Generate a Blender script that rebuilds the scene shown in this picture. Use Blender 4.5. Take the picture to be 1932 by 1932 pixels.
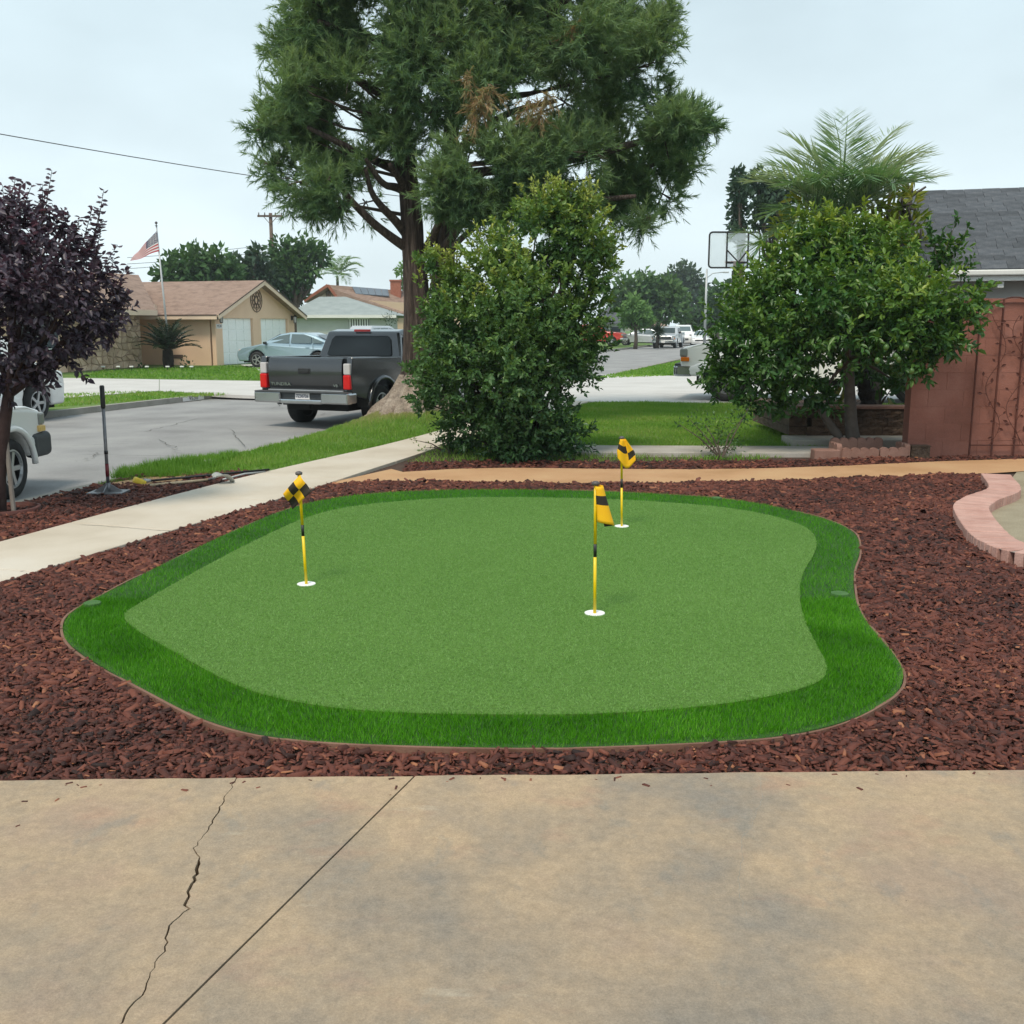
import bpy, bmesh, math, random
import numpy as np
from mathutils import Vector, Matrix

for o in list(bpy.data.objects):
    bpy.data.objects.remove(o)
random.seed(7)
RNG = np.random.default_rng(7)
SC = bpy.context.scene
COL = SC.collection

# ------------------------------------------------------------------ camera
EYE = 1.72
FPX = 1932.0
PITCH = math.atan((966 - 613) / FPX)
cd = bpy.data.cameras.new('camera')
cam = bpy.data.objects.new('camera', cd)
COL.objects.link(cam)
cam.location = (0, 0, EYE)
cam.rotation_euler = (math.pi / 2 - PITCH, 0, 0)
cd.sensor_width = 36
cd.lens = 36
cd.clip_end = 3000
cd.clip_start = 0.05
SC.camera = cam

# ------------------------------------------------------------------ sky, sun, exposure
SUN_EL, SUN_AZ = math.radians(58), math.radians(205)   # azimuth clockwise from +Y
world = bpy.data.worlds.new('World')
SC.world = world
world.use_nodes = True
nt = world.node_tree
nt.nodes.clear()
out = nt.nodes.new('ShaderNodeOutputWorld')
sky = nt.nodes.new('ShaderNodeTexSky')
sky.sky_type = 'NISHITA'
sky.sun_disc = False
sky.sun_elevation = SUN_EL
sky.sun_rotation = SUN_AZ
sky.dust_density = 4
bg1 = nt.nodes.new('ShaderNodeBackground')
bg1.inputs[1].default_value = 0.08
nt.links.new(sky.outputs[0], bg1.inputs[0])
tc = nt.nodes.new('ShaderNodeTexCoord')
sep = nt.nodes.new('ShaderNodeSeparateXYZ')
nt.links.new(tc.outputs['Generated'], sep.inputs[0])
ramp = nt.nodes.new('ShaderNodeValToRGB')
ramp.color_ramp.elements[0].position = 0.0
ramp.color_ramp.elements[0].color = (0.575, 0.66, 0.69, 1)
ramp.color_ramp.elements[1].position = 0.45
ramp.color_ramp.elements[1].color = (0.365, 0.465, 0.505, 1)
nt.links.new(sep.outputs[2], ramp.inputs[0])
nz = nt.nodes.new('ShaderNodeTexNoise')
nz.inputs['Scale'].default_value = 3.0
nz.inputs['Detail'].default_value = 4
mpg = nt.nodes.new('ShaderNodeMapping')
mpg.inputs['Scale'].default_value = (1, 1, 2.6)
nt.links.new(tc.outputs['Generated'], mpg.inputs[0])
nt.links.new(mpg.outputs[0], nz.inputs['Vector'])
mp = nt.nodes.new('ShaderNodeMapRange')
mp.inputs[1].default_value = 0.3
mp.inputs[2].default_value = 0.7
mp.inputs[3].default_value = 0.87
mp.inputs[4].default_value = 1.10
nt.links.new(nz.outputs[0], mp.inputs[0])
bg2 = nt.nodes.new('ShaderNodeBackground')
nt.links.new(ramp.outputs[0], bg2.inputs[0])
nt.links.new(mp.outputs[0], bg2.inputs[1])
mix = nt.nodes.new('ShaderNodeMixShader')
mix.inputs[0].default_value = 0.88
nt.links.new(bg1.outputs[0], mix.inputs[1])
nt.links.new(bg2.outputs[0], mix.inputs[2])
nt.links.new(mix.outputs[0], out.inputs[0])

sd = bpy.data.lights.new('sun', 'SUN')
sd.energy = 1.5
sd.angle = math.radians(15)
sd.color = (1, 0.89, 0.73)
sun = bpy.data.objects.new('sun', sd)
COL.objects.link(sun)
sdir = Vector((math.sin(SUN_AZ) * math.cos(SUN_EL), math.cos(SUN_AZ) * math.cos(SUN_EL), math.sin(SUN_EL)))
sun.rotation_euler = (-sdir).to_track_quat('-Z', 'Y').to_euler()
sun.location = sdir * 60

SC.view_settings.view_transform = 'Standard'
SC.view_settings.look = 'None'
SC.view_settings.gamma = 1
SC.view_settings.use_curve_mapping = False
SC.view_settings.exposure = 0.84

# ------------------------------------------------------------------ layout: survey of the photograph
def _ray(px, py):
    u = (px - 966) / FPX
    v = (966 - py) / FPX
    return (u, math.cos(PITCH) + v * math.sin(PITCH), -math.sin(PITCH) + v * math.cos(PITCH))
def W(px, py, z=0.0):
    d = _ray(px, py)
    t = (z - EYE) / d[2]
    return Vector((t * d[0], t * d[1], z))
def AT(px, py, y):
    d = _ray(px, py)
    t = y / d[1]
    return Vector((t * d[0], y, EYE + t * d[2]))
def crop(pts, ox, oy, s):
    return [((ox + x / s) * 0.94336, (oy + y / s) * 0.94336) for x, y in pts]

# ------------------------------------------------------------------ helpers
def tag(o, label=None, cat=None, group=None, kind=None):
    if label: o['label'] = label
    if cat: o['category'] = cat
    if group: o['group'] = group
    if kind: o['kind'] = kind
    return o
def empty(name, loc=(0, 0, 0), rz=0.0, label=None, cat=None, group=None):
    o = bpy.data.objects.new(name, None)
    COL.objects.link(o)
    o.location = loc
    o.rotation_euler = (0, 0, rz)
    o.empty_display_size = 0.2
    return tag(o, label, cat, group)
def link(name, me, parent=None, loc=None, rot=None):
    o = bpy.data.objects.new(name, me)
    COL.objects.link(o)
    if parent is not None: o.parent = parent
    if loc is not None: o.location = loc
    if rot is not None: o.rotation_euler = rot
    return o
class MB:
    def __init__(s):
        s.v = []; s.f = []; s.m = []
    def add(s, vs, fs, mi=0):
        k = len(s.v)
        s.v += [tuple(p) for p in vs]
        s.f += [tuple(i + k for i in f) for f in fs]
        s.m += [mi] * len(fs)
        return s
    def box(s, c, d, rz=0.0, mi=0, R=None):
        vs = []
        M = R if R is not None else Matrix.Rotation(rz, 3, 'Z')
        for z in (-.5, .5):
            for y in (-.5, .5):
                for x in (-.5, .5):
                    vs.append(Vector(c) + M @ Vector((x * d[0], y * d[1], z * d[2])))
        return s.add(vs, [(0, 2, 3, 1), (4, 5, 7, 6), (0, 1, 5, 4), (2, 6, 7, 3), (0, 4, 6, 2), (1, 3, 7, 5)], mi)
    def bar(s, a, b, w, h, mi=0):
        a = Vector(a); b = Vector(b); d = b - a
        R = d.to_track_quat('X', 'Z').to_matrix()
        return s.box((a + b) / 2, (d.length, w, h), mi=mi, R=R)
    def prism(s, poly, z0, z1, mi=0, bottom=False):
        n = len(poly)
        ar = sum(poly[i][0] * poly[(i + 1) % n][1] - poly[(i + 1) % n][0] * poly[i][1] for i in range(n))
        if ar < 0: poly = poly[::-1]
        vs = [(p[0], p[1], z0) for p in poly] + [(p[0], p[1], z1) for p in poly]
        fs = [tuple(range(n, 2 * n))] + [(i, (i + 1) % n, n + (i + 1) % n, n + i) for i in range(n)]
        if bottom: fs.append(tuple(range(n - 1, -1, -1)))
        return s.add(vs, fs, mi)
    def sheet(s, poly, z, mi=0):
        n = len(poly)
        ar = sum(poly[i][0] * poly[(i + 1) % n][1] - poly[(i + 1) % n][0] * poly[i][1] for i in range(n))
        if ar < 0: poly = poly[::-1]
        return s.add([(p[0], p[1], z) for p in poly], [tuple(range(n))], mi)
    def quad(s, a, b, c, d, mi=0):
        return s.add([a, b, c, d], [(0, 1, 2, 3)], mi)
    def tube(s, pts, rad, n=8, mi=0, cap=True):
        pts = [Vector(p) for p in pts]
        if not hasattr(rad, '__len__'): rad = [rad] * len(pts)
        vs = []; up = Vector((0.02, 0.05, 1))
        prev = None
        for i, p in enumerate(pts):
            t = (pts[min(i + 1, len(pts) - 1)] - pts[max(i - 1, 0)]).normalized()
            if prev is None:
                a = t.orthogonal().normalized()
            else:
                a = (prev - t * prev.dot(t)).normalized()
            prev = a
            b = t.cross(a)
            for k in range(n):
                th = 2 * math.pi * k / n
                vs.append(p + (a * math.cos(th) + b * math.sin(th)) * rad[i])
        fs = []
        for i in range(len(pts) - 1):
            for k in range(n):
                k2 = (k + 1) % n
                fs.append((i * n + k, i * n + k2, (i + 1) * n + k2, (i + 1) * n + k))
        if cap:
            fs.append(tuple(range(n - 1, -1, -1)))
            fs.append(tuple((len(pts) - 1) * n + k for k in range(n)))
        return s.add(vs, fs, mi)
    def lathe(s, prof, n=20, c=(0, 0, 0), R=None, mi=0):
        R = R if R is not None else Matrix.Identity(3)
        vs = []
        for r, z in prof:
            for k in range(n):
                th = 2 * math.pi * k / n
                vs.append(Vector(c) + R @ Vector((r * math.cos(th), r * math.sin(th), z)))
        fs = []
        for i in range(len(prof) - 1):
            for k in range(n):
                k2 = (k + 1) % n
                fs.append((i * n + k, i * n + k2, (i + 1) * n + k2, (i + 1) * n + k))
        fs.append(tuple(range(n - 1, -1, -1)))
        fs.append(tuple((len(prof) - 1) * n + k for k in range(n)))
        return s.add(vs, fs, mi)
    def mesh(s, name, mats, smooth=False):
        me = bpy.data.meshes.new(name)
        me.from_pydata(s.v, [], s.f)
        for m in (mats if isinstance(mats, (list, tuple)) else [mats]): me.materials.append(m)
        me.polygons.foreach_set('material_index', s.m)
        if smooth: me.polygons.foreach_set('use_smooth', [True] * len(s.f))
        me.update()
        return me
    def build(s, name, mats, parent=None, smooth=False, bevel=0, loc=None, rot=None, seg=2):
        o = link(name, s.mesh(name, mats, smooth), parent, loc, rot)
        if bevel:
            b = o.modifiers.new('bevel', 'BEVEL')
            b.width = bevel; b.segments = seg; b.limit_method = 'ANGLE'; b.angle_limit = math.radians(35)
            b.harden_normals = False
        return o
def fastmesh(name, V, Fc, var, mat, smooth=False):
    V = np.asarray(V, np.float32).reshape(-1, 3); Fc = np.asarray(Fc, np.int32)
    me = bpy.data.meshes.new(name)
    me.vertices.add(len(V)); me.vertices.foreach_set('co', V.ravel())
    k = Fc.shape[1]
    me.loops.add(Fc.size); me.loops.foreach_set('vertex_index', Fc.ravel())
    me.polygons.add(len(Fc)); me.polygons.foreach_set('loop_start', np.arange(0, Fc.size, k, dtype=np.int32))
    at = me.attributes.new('v', 'FLOAT', 'POINT')
    at.data.foreach_set('value', np.asarray(var, np.float32))
    me.materials.append(mat)
    if smooth: me.polygons.foreach_set('use_smooth', np.ones(len(Fc), bool))
    me.update(calc_edges=True)
    return me
def unit(a): return a / (np.linalg.norm(a, axis=1, keepdims=True) + 1e-9)
TMPL = {
    'leaf4': (np.array([[0, 0, 0], [.45, .5, .16], [1, 0, -.12], [.45, -.5, .16]]), np.array([[0, 1, 2], [0, 2, 3]])),
    'leaf6': (np.array([[0, 0, 0], [.28, .42, .12], [.66, .40, .08], [1, 0, -.16], [.66, -.40, .08], [.28, -.42, .12]]), np.array([[0, 1, 2, 3], [0, 3, 4, 5]])),
    'blade': (np.array([[0, -.5, 0], [0, .5, 0], [1, 0, .25]]), np.array([[0, 1, 2]])),
    'chip': (np.array([[-.5, -.5, 0], [.5, -.36, 0], [.5, .4, 0], [-.5, .5, 0], [-.46, -.44, 1], [.44, -.3, .75], [.46, .34, .95], [-.44, .42, .8]]),
             np.array([[4, 5, 6, 7], [0, 1, 5, 4], [1, 2, 6, 5], [2, 3, 7, 6], [3, 0, 4, 7]])),
}
def _spray():
    v = []; f = []
    for i, a in enumerate((-.85, -.6, -.4, -.2, 0., .2, .4, .6, .85)):
        L = 1 - .5 * abs(a) + (.1 if i % 2 else 0); st = .18 + .12 * (i % 3)
        d = np.array([math.cos(a), math.sin(a)]); q = np.array([-d[1], d[0]]) * .032
        b = np.array([st * (1 - abs(a)) * .6, 0])
        k = len(v)
        for p, h in ((b - q, 0), (b + d * L * .6 + q * 1.3, .06), (b + d * L, -.12 * L)):
            v.append([p[0], p[1], h])
        f.append([k, k + 1, k + 2])
    return np.array(v), np.array(f)
TMPL['spray'] = _spray()
def scatter(P, A, size, asp, tm, N=None, jit=0.6, hgt=1.0):
    """template copies at P, long axis A; returns V, F"""
    n = len(P); T, F = TMPL[tm]
    A = unit(np.asarray(A, float))
    if N is None: N = RNG.normal(size=(n, 3))
    else: N = np.asarray(N, float) + RNG.normal(size=(n, 3)) * jit
    B = unit(np.cross(N, A)); C = np.cross(A, B)
    size = np.broadcast_to(size, n)[:, None, None]; asp = np.broadcast_to(asp, n)[:, None, None]
    hgt = np.broadcast_to(hgt, n)[:, None, None]
    V = P[:, None, :] + size * (T[None, :, 0:1] * A[:, None] + asp * T[None, :, 1:2] * B[:, None] + hgt * T[None, :, 2:3] * C[:, None])
    Fc = (F[None] + (np.arange(n) * len(T))[:, None, None]).reshape(-1, F.shape[1])
    return V.reshape(-1, 3), Fc, len(T)
def foliage(name, P, A, size, asp, tm, var, mat, parent=None, N=None, jit=.6, kind=None):
    V, Fc, k = scatter(P, A, size, asp, tm, N, jit, np.asarray(asp) / .55 if tm in ('leaf4', 'leaf6') else 1.0)
    me = fastmesh(name, V, Fc, np.repeat(var, k), mat)
    o = link(name, me, parent)
    if kind: o['kind'] = kind
    return o
def inside(poly, P):
    poly = np.array([(p[0], p[1]) for p in poly]); x, y = P[:, 0], P[:, 1]
    r = np.zeros(len(P), bool); j = len(poly) - 1
    for i in range(len(poly)):
        xi, yi = poly[i]; xj, yj = poly[j]
        c = ((yi > y) != (yj > y)) & (x < (xj - xi) * (y - yi) / (yj - yi + 1e-12) + xi)
        r ^= c; j = i
    return r
def smooth_closed(pts, it=3):
    pts = [Vector((p[0], p[1], 0)) for p in pts]
    for _ in range(it):
        q = []
        for i in range(len(pts)):
            a, b = pts[i], pts[(i + 1) % len(pts)]
            q += [a * .75 + b * .25, a * .25 + b * .75]
        pts = q
    return [(p.x, p.y) for p in pts]
def smooth_open(pts, it=2):
    pts = [Vector(p) for p in pts]
    for _ in range(it):
        q = [pts[0]]
        for i in range(len(pts) - 1):
            a, b = pts[i], pts[i + 1]
            q += [a * .75 + b * .25, a * .25 + b * .75]
        pts = q + [pts[-1]]
    return pts
def resample(pts, step):
    pts = [Vector(p) for p in pts]
    d = [0]
    for a, b in zip(pts, pts[1:]): d.append(d[-1] + (b - a).length)
    n = max(1, int(round(d[-1] / step))); outp = []
    for i in range(n + 1):
        s = d[-1] * i / n; k = 0
        while k < len(d) - 2 and d[k + 1] < s: k += 1
        t = (s - d[k]) / max(1e-9, d[k + 1] - d[k])
        outp.append(pts[k].lerp(pts[k + 1], t))
    return outp
def text_mesh(txt, size, mat, extr=0.004, sx=1.0):
    cu = bpy.data.curves.new('lettering', 'FONT')
    cu.body = txt; cu.size = size; cu.extrude = extr; cu.align_x = 'CENTER'; cu.align_y = 'CENTER'; cu.resolution_u = 2
    ob = bpy.data.objects.new('lettering_tmp', cu)
    COL.objects.link(ob)
    bpy.context.view_layer.update()
    dg = bpy.context.evaluated_depsgraph_get()
    me = bpy.data.meshes.new_from_object(ob.evaluated_get(dg))
    me.name = 'lettering'
    bpy.data.objects.remove(ob); bpy.data.curves.remove(cu)
    me.transform(Matrix.Diagonal((sx, 1, 1, 1)))
    me.materials.clear(); me.materials.append(mat)
    return me

# ------------------------------------------------------------------ materials
def srgb(r, g, b):
    f = lambda c: (c / 255 / 12.92) if c / 255 <= .04045 else ((c / 255 + .055) / 1.055) ** 2.4
    return (f(r), f(g), f(b), 1)
def col4(c): return tuple(c) + (1,) if len(c) == 3 else tuple(c)
def newmat(name):
    m = bpy.data.materials.new(name); m.use_nodes = True
    n = m.node_tree; b = n.nodes['Principled BSDF']
    return m, n, b
def mkramp(n, cols, lo=.3, hi=.7):
    r = n.nodes.new('ShaderNodeValToRGB'); e = r.color_ramp.elements
    k = len(cols)
    for i, c in enumerate(cols):
        p = lo + (hi - lo) * i / max(1, k - 1)
        if i < 2: e[i].position = p; e[i].color = col4(c)
        else:
            q = e.new(p); q.color = col4(c)
    return r
def mknoise(n, vec, scale, detail=5, rough=.55):
    t = n.nodes.new('ShaderNodeTexNoise'); t.inputs['Scale'].default_value = scale
    t.inputs['Detail'].default_value = detail; t.inputs['Roughness'].default_value = rough
    n.links.new(vec, t.inputs['Vector']); return t.outputs[0]
def mixcol(n, a, b, fac, mode='MIX'):
    m = n.nodes.new('ShaderNodeMix'); m.data_type = 'RGBA'; m.blend_type = mode
    for s, x in ((6, a), (7, b)):
        if hasattr(x, 'is_linked'): n.links.new(x, m.inputs[s])
        else: m.inputs[s].default_value = col4(x)
    if hasattr(fac, 'is_linked'): n.links.new(fac, m.inputs[0])
    else: m.inputs[0].default_value = fac
    return m.outputs[2]
def maprange(n, x, a, b, c, d):
    m = n.nodes.new('ShaderNodeMapRange'); n.links.new(x, m.inputs[0])
    for i, q in enumerate((a, b, c, d)): m.inputs[i + 1].default_value = q
    return m.outputs[0]
def coords(n, kind='Object', stretch=None):
    if kind == 'World':
        g = n.nodes.new('ShaderNodeNewGeometry'); v = g.outputs['Position']
    else:
        t = n.nodes.new('ShaderNodeTexCoord'); v = t.outputs[kind]
    if stretch:
        mpn = n.nodes.new('ShaderNodeMapping'); mpn.inputs['Scale'].default_value = stretch
        n.links.new(v, mpn.inputs[0]); v = mpn.outputs[0]
    return v
def bumpn(n, b, h, strength, dist=.02):
    bp = n.nodes.new('ShaderNodeBump'); bp.inputs['Strength'].default_value = strength; bp.inputs['Distance'].default_value = dist
    n.links.new(h, bp.inputs['Height']); n.links.new(bp.outputs[0], b.inputs['Normal'])
def pm(name, cols, scale=4, rough=.7, bump=0, bscale=60, fine=0, fscale=150, coord='Object', metal=0, stretch=None, lo=.3, hi=.7, coat=0, objvar=0, bdist=.02, spec=None, sheen=0):
    m, n, b = newmat(name)
    v = coords(n, coord, stretch)
    r = mkramp(n, cols if len(cols) > 1 else [cols[0], cols[0]], lo, hi)
    n.links.new(mknoise(n, v, scale), r.inputs[0]); c = r.outputs[0]
    if fine:
        f = maprange(n, mknoise(n, v, fscale, 3), .25, .75, 1 - fine, 1 + fine)
        c2 = n.nodes.new('ShaderNodeVectorMath'); c2.operation = 'SCALE'
        n.links.new(c, c2.inputs[0]); n.links.new(f, c2.inputs['Scale']); c = c2.outputs[0]
    if objvar:
        oi = n.nodes.new('ShaderNodeObjectInfo')
        f = maprange(n, oi.outputs['Random'], 0, 1, 1 - objvar, 1 + objvar)
        c2 = n.nodes.new('ShaderNodeVectorMath'); c2.operation = 'SCALE'
        n.links.new(c, c2.inputs[0]); n.links.new(f, c2.inputs['Scale']); c = c2.outputs[0]
    n.links.new(c, b.inputs['Base Color'])
    b.inputs['Roughness'].default_value = rough; b.inputs['Metallic'].default_value = metal
    if coat: b.inputs['Coat Weight'].default_value = coat; b.inputs['Coat Roughness'].default_value = .08
    if spec is not None: b.inputs['Specular IOR Level'].default_value = spec
    if bump: bumpn(n, b, mknoise(n, v, bscale, 4), bump, bdist)
    return m
def leafmat(name, cols, trans=.3, rough=.5, spec=.3, tint=(1.3, 1.25, .5)):
    m, n, b = newmat(name)
    a = n.nodes.new('ShaderNodeAttribute'); a.attribute_name = 'v'
    r = mkramp(n, cols, 0, 1); n.links.new(a.outputs['Fac'], r.inputs[0])
    n.links.new(r.outputs[0], b.inputs['Base Color'])
    b.inputs['Roughness'].default_value = rough; b.inputs['Specular IOR Level'].default_value = spec
    tr = n.nodes.new('ShaderNodeBsdfTranslucent')
    n.links.new(mixcol(n, r.outputs[0], tint, 1.0, 'MULTIPLY'), tr.inputs[0])
    mx = n.nodes.new('ShaderNodeMixShader'); mx.inputs[0].default_value = trans
    n.links.new(b.outputs[0], mx.inputs[1]); n.links.new(tr.outputs[0], mx.inputs[2])
    n.links.new(mx.outputs[0], n.nodes['Material Output'].inputs[0])
    return m
def glassy(name, c, rough=.06, spec=.6):
    m, n, b = newmat(name)
    b.inputs['Base Color'].default_value = col4(c); b.inputs['Roughness'].default_value = rough
    b.inputs['Specular IOR Level'].default_value = spec
    return m
M = {}
M['soil'] = pm('soil', [(.05, .028, .02), (.09, .05, .035)], 6, .95, .6, 50, .3, 120, 'World')
M['ground'] = pm('ground_far', [(.10, .12, .05), (.16, .15, .08)], .3, .95, .4, 20, .25, 8, 'World')
M['chip'] = leafmat('mulch_chip', [(.016, .006, .005), (.055, .017, .012), (.115, .034, .023), (.19, .062, .038), (.34, .14, .07)], 0, .7, .35)
M['asphalt'] = pm('asphalt', [(.22, .215, .215), (.28, .275, .275), (.33, .325, .32)], .8, .9, .3, 90, .14, 60, 'World')
M['walk'] = pm('sidewalk_concrete', [(.50, .43, .34), (.58, .51, .42), (.62, .56, .48)], 1.2, .88, .15, 150, .06, 90, 'World')
M['farwalk'] = pm('pale_concrete', [(.50, .48, .46), (.60, .58, .56)], .7, .88, .1, 100, .05, 40, 'World')
M['kerb'] = pm('kerb_concrete', [(.24, .23, .20), (.34, .32, .29)], 2.5, .9, .2, 90, .12, 50, 'World')
M['path'] = pm('decomposed_granite', [(.42, .235, .11), (.50, .29, .15), (.54, .34, .18)], 1.1, .95, .3, 220, .15, 160, 'World')
M['dirt'] = pm('bare_dirt', [(.26, .22, .15), (.36, .31, .22)], 3, .95, .6, 60, .2, 90, 'World')
M['lawn'] = pm('lawn_base', [(.07, .14, .025), (.11, .19, .035), (.15, .21, .05)], 1.5, .95, .6, 60, .35, 40, 'World')
M['grass'] = leafmat('grass_blade', [(.07, .18, .02), (.13, .29, .035), (.21, .37, .06), (.36, .36, .15)], .35, .55, .25)
M['turfblade'] = leafmat('turf_blade', [(.022, .105, .002), (.065, .265, .005), (.12, .38, .014), (.24, .48, .07)], .35, .5, .3, (1, 1.1, .4))
M['turfbase'] = pm('turf_base', [(.015, .07, .006), (.03, .10, .01)], 20, .9, .5, 200, .3, 200, 'World')
M['edging'] = pm('edging_board', [(.16, .075, .05), (.24, .13, .09)], 5, .8, .2, 60, .1, 60, 'World')
M['white'] = pm('white_paint', [(.75, .75, .74), (.8, .8, .79)], 3, .5)
M['cupwhite'] = pm('cup_white', [(.85, .85, .84), (.9, .9, .89)], 3, .5)
M['yellow'] = pm('flagstick_yellow', [(.83, .55, .0), (.88, .6, .005)], 3, .35)
M['black'] = pm('black_plastic', [(.012, .012, .012), (.02, .02, .02)], 3, .45)
M['flagyellow'] = pm('flag_yellow', [(.88, .42, .0), (.92, .52, .005)], 6, .75)
M['flagblack'] = pm('flag_black', [(.018, .013, .008), (.03, .022, .015)], 6, .8)
M['capgrey'] = pm('cap_grey', [(.07, .06, .06), (.11, .1, .1)], 8, .5)
M['brick'] = pm('pink_brick', [(.41, .22, .18), (.49, .285, .24), (.54, .335, .285)], 5, .9, .3, 70, .08, 90, 'World', objvar=.07)
M['mortar'] = pm('mortar', [(.28, .22, .2), (.34, .28, .25)], 8, .95, .3, 80)
M['block'] = pm('wall_block', [(.20, .080, .058), (.265, .110, .082), (.33, .15, .118)], 1.6, .92, .35, 90, .1, 80, 'World', objvar=.05)
M['blockjoint'] = pm('wall_joint', [(.26, .115, .085), (.31, .145, .11)], 6, .95, .3, 80, coord='World')
M['iron'] = pm('rusty_iron', [(.045, .012, .009), (.085, .022, .014), (.12, .035, .02)], 9, .75, .2, 60)
M['split'] = pm('split_face_block', [(.06, .04, .03), (.10, .065, .045), (.14, .095, .065)], 5, .95, .9, 22, .25, 60, 'World', objvar=.15, bdist=.05)
M['ledge'] = pm('ledge_concrete', [(.34, .31, .27), (.45, .42, .38)], 2, .9, .2, 70, .08, 60, 'World')
M['scallop'] = pm('scalloped_edging', [(.24, .125, .095), (.31, .175, .14)], 6, .9, .3, 60, .1, 60, 'World', objvar=.08)
M['bark'] = pm('cedar_bark', [(.03, .021, .018), (.075, .052, .043), (.14, .105, .088)], 9, .95, .8, 30, .3, 60, 'World', stretch=(3, 3, .35), bdist=.04)
M['root'] = pm('grey_root_bark', [(.17, .135, .11), (.30, .245, .2), (.42, .35, .29)], 5, .95, .9, 16, .25, 40, 'World', bdist=.05)
M['branch'] = pm('branch_bark', [(.06, .045, .035), (.12, .09, .07)], 9, .9, .5, 40)
M['palebark'] = pm('citrus_bark', [(.075, .062, .054), (.13, .11, .095)], 9, .9, .4, 40)
M['darkbark'] = pm('plum_bark', [(.028, .013, .012), (.05, .025, .022)], 9, .9, .4, 40)
M['palmbark'] = pm('palm_trunk', [(.015, .011, .009), (.035, .026, .02)], 12, .95, .8, 30, bdist=.04)
M['stake'] = pm('grey_stake', [(.2, .17, .15), (.3, .26, .23)], 8, .9, .3, 60, stretch=(4, 4, .5))
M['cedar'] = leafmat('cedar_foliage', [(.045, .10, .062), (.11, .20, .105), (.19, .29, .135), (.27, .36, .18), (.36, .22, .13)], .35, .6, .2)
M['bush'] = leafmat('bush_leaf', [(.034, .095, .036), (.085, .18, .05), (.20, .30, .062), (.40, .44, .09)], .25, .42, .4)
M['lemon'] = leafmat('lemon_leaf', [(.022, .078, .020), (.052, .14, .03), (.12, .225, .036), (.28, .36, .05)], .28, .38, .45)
M['plum'] = leafmat('plum_leaf', [(.024, .019, .030), (.06, .046, .07), (.12, .095, .125), (.23, .185, .22)], .25, .42, .5, (1.4, .6, .7))
M['tree_mid'] = leafmat('mid_green_leaf', [(.035, .085, .035), (.065, .14, .05), (.12, .21, .07)], .2, .6, .2)
M['tree_dark'] = leafmat('dark_green_leaf', [(.032, .068, .045), (.055, .10, .06), (.09, .14, .08)], .15, .6, .2)
M['tree_light'] = leafmat('light_green_leaf', [(.08, .18, .06), (.13, .25, .08), (.18, .30, .11)], .25, .6, .2)
M['palm'] = leafmat('palm_leaflet', [(.10, .24, .11), (.24, .36, .24), (.48, .55, .48)], .3, .45, .4)  # pale end of the ramp paints sky glare into the leaflets
M['sago'] = leafmat('sago_leaflet', [(.012, .035, .014), (.03, .065, .022)], .1, .4, .5)
M['plumeria'] = leafmat('plumeria_leaf', [(.08, .15, .03), (.18, .23, .03), (.34, .29, .04)], .3, .5, .3)
M['bigleaf'] = leafmat('broad_leaf', [(.03, .10, .04), (.07, .16, .06), (.3, .25, .08)], .3, .4, .4)
M['fruit'] = pm('green_lemon', [(.035, .09, .018), (.07, .14, .025)], 10, .4)
M['stucco'] = pm('beige_stucco', [(.74, .51, .36), (.79, .555, .40)], 1.5, .95, .3, 60, .04, 50)
M['trim'] = pm('beige_trim', [(.72, .55, .41), (.76, .59, .45)], 2, .8)
M['trimdark'] = pm('brown_drip_edge', [(.08, .05, .04), (.12, .08, .06)], 4, .7)
M['roofbrown'] = pm('brown_shingle_roof', [(.20, .135, .105), (.28, .19, .15), (.32, .225, .18)], 2.5, .95, .5, 14, .14, 18, stretch=(1, 1, 3))
M['roofgrey'] = pm('grey_shingle_roof', [(.25, .29, .29), (.33, .37, .37)], 1.5, .95, .4, 14, .1, 15)
M['greystucco'] = pm('grey_stucco', [(.46, .48, .46), (.52, .54, .52)], 1.5, .95, .2, 60)
M['garage'] = pm('garage_door_white', [(.86, .88, .88), (.9, .92, .92)], 6, .6, .25, 12, .06, 20)
M['stone'] = pm('facade_stone', [(.36, .24, .16), (.52, .37, .26), (.62, .47, .35)], 3, .9, .5, 20, .12, 30, objvar=.22)
M['stonejoint'] = pm('stone_joint', [(.34, .25, .18), (.42, .32, .24)], 6, .95)
M['shingle'] = pm('charcoal_shingle', [(.048, .055, .066), (.075, .082, .095), (.10, .105, .118)], 5, .95, .4, 60, .25, 90, objvar=.22)
M['fascia'] = pm('white_fascia', [(.68, .68, .66), (.76, .76, .74)], 2, .6, fine=.03, fscale=20)
M['housewhite'] = pm('white_stucco', [(.62, .64, .65), (.7, .72, .73)], 2, .9, .2, 60)
M['glass'] = glassy('dark_glass', (.028, .036, .042), .05)
M['glassmid'] = glassy('tinted_glass', (.10, .14, .15), .08)
M['gunmetal'] = pm('gunmetal_paint', [(.075, .077, .082), (.088, .09, .095)], 2, .22, metal=.85, coat=.8)
M['silverblue'] = pm('silver_blue_paint', [(.30, .42, .50), (.34, .46, .54)], 2, .3, metal=.35, coat=.8)
M['silver'] = pm('silver_paint', [(.50, .52, .55), (.55, .57, .6)], 2, .3, metal=.3, coat=.8)
M['whitecar'] = pm('white_car_paint', [(.80, .80, .79), (.84, .84, .83)], 2, .3, coat=.7)
M['redcar'] = pm('red_car_paint', [(.5, .03, .02), (.55, .04, .03)], 2, .3, coat=.7)
M['chrome'] = pm('chrome', [(.50, .51, .52), (.58, .59, .6)], 3, .2, metal=1)
M['alloy'] = pm('alloy_rim', [(.42, .43, .44), (.5, .51, .52)], 3, .32, metal=.7)
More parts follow.
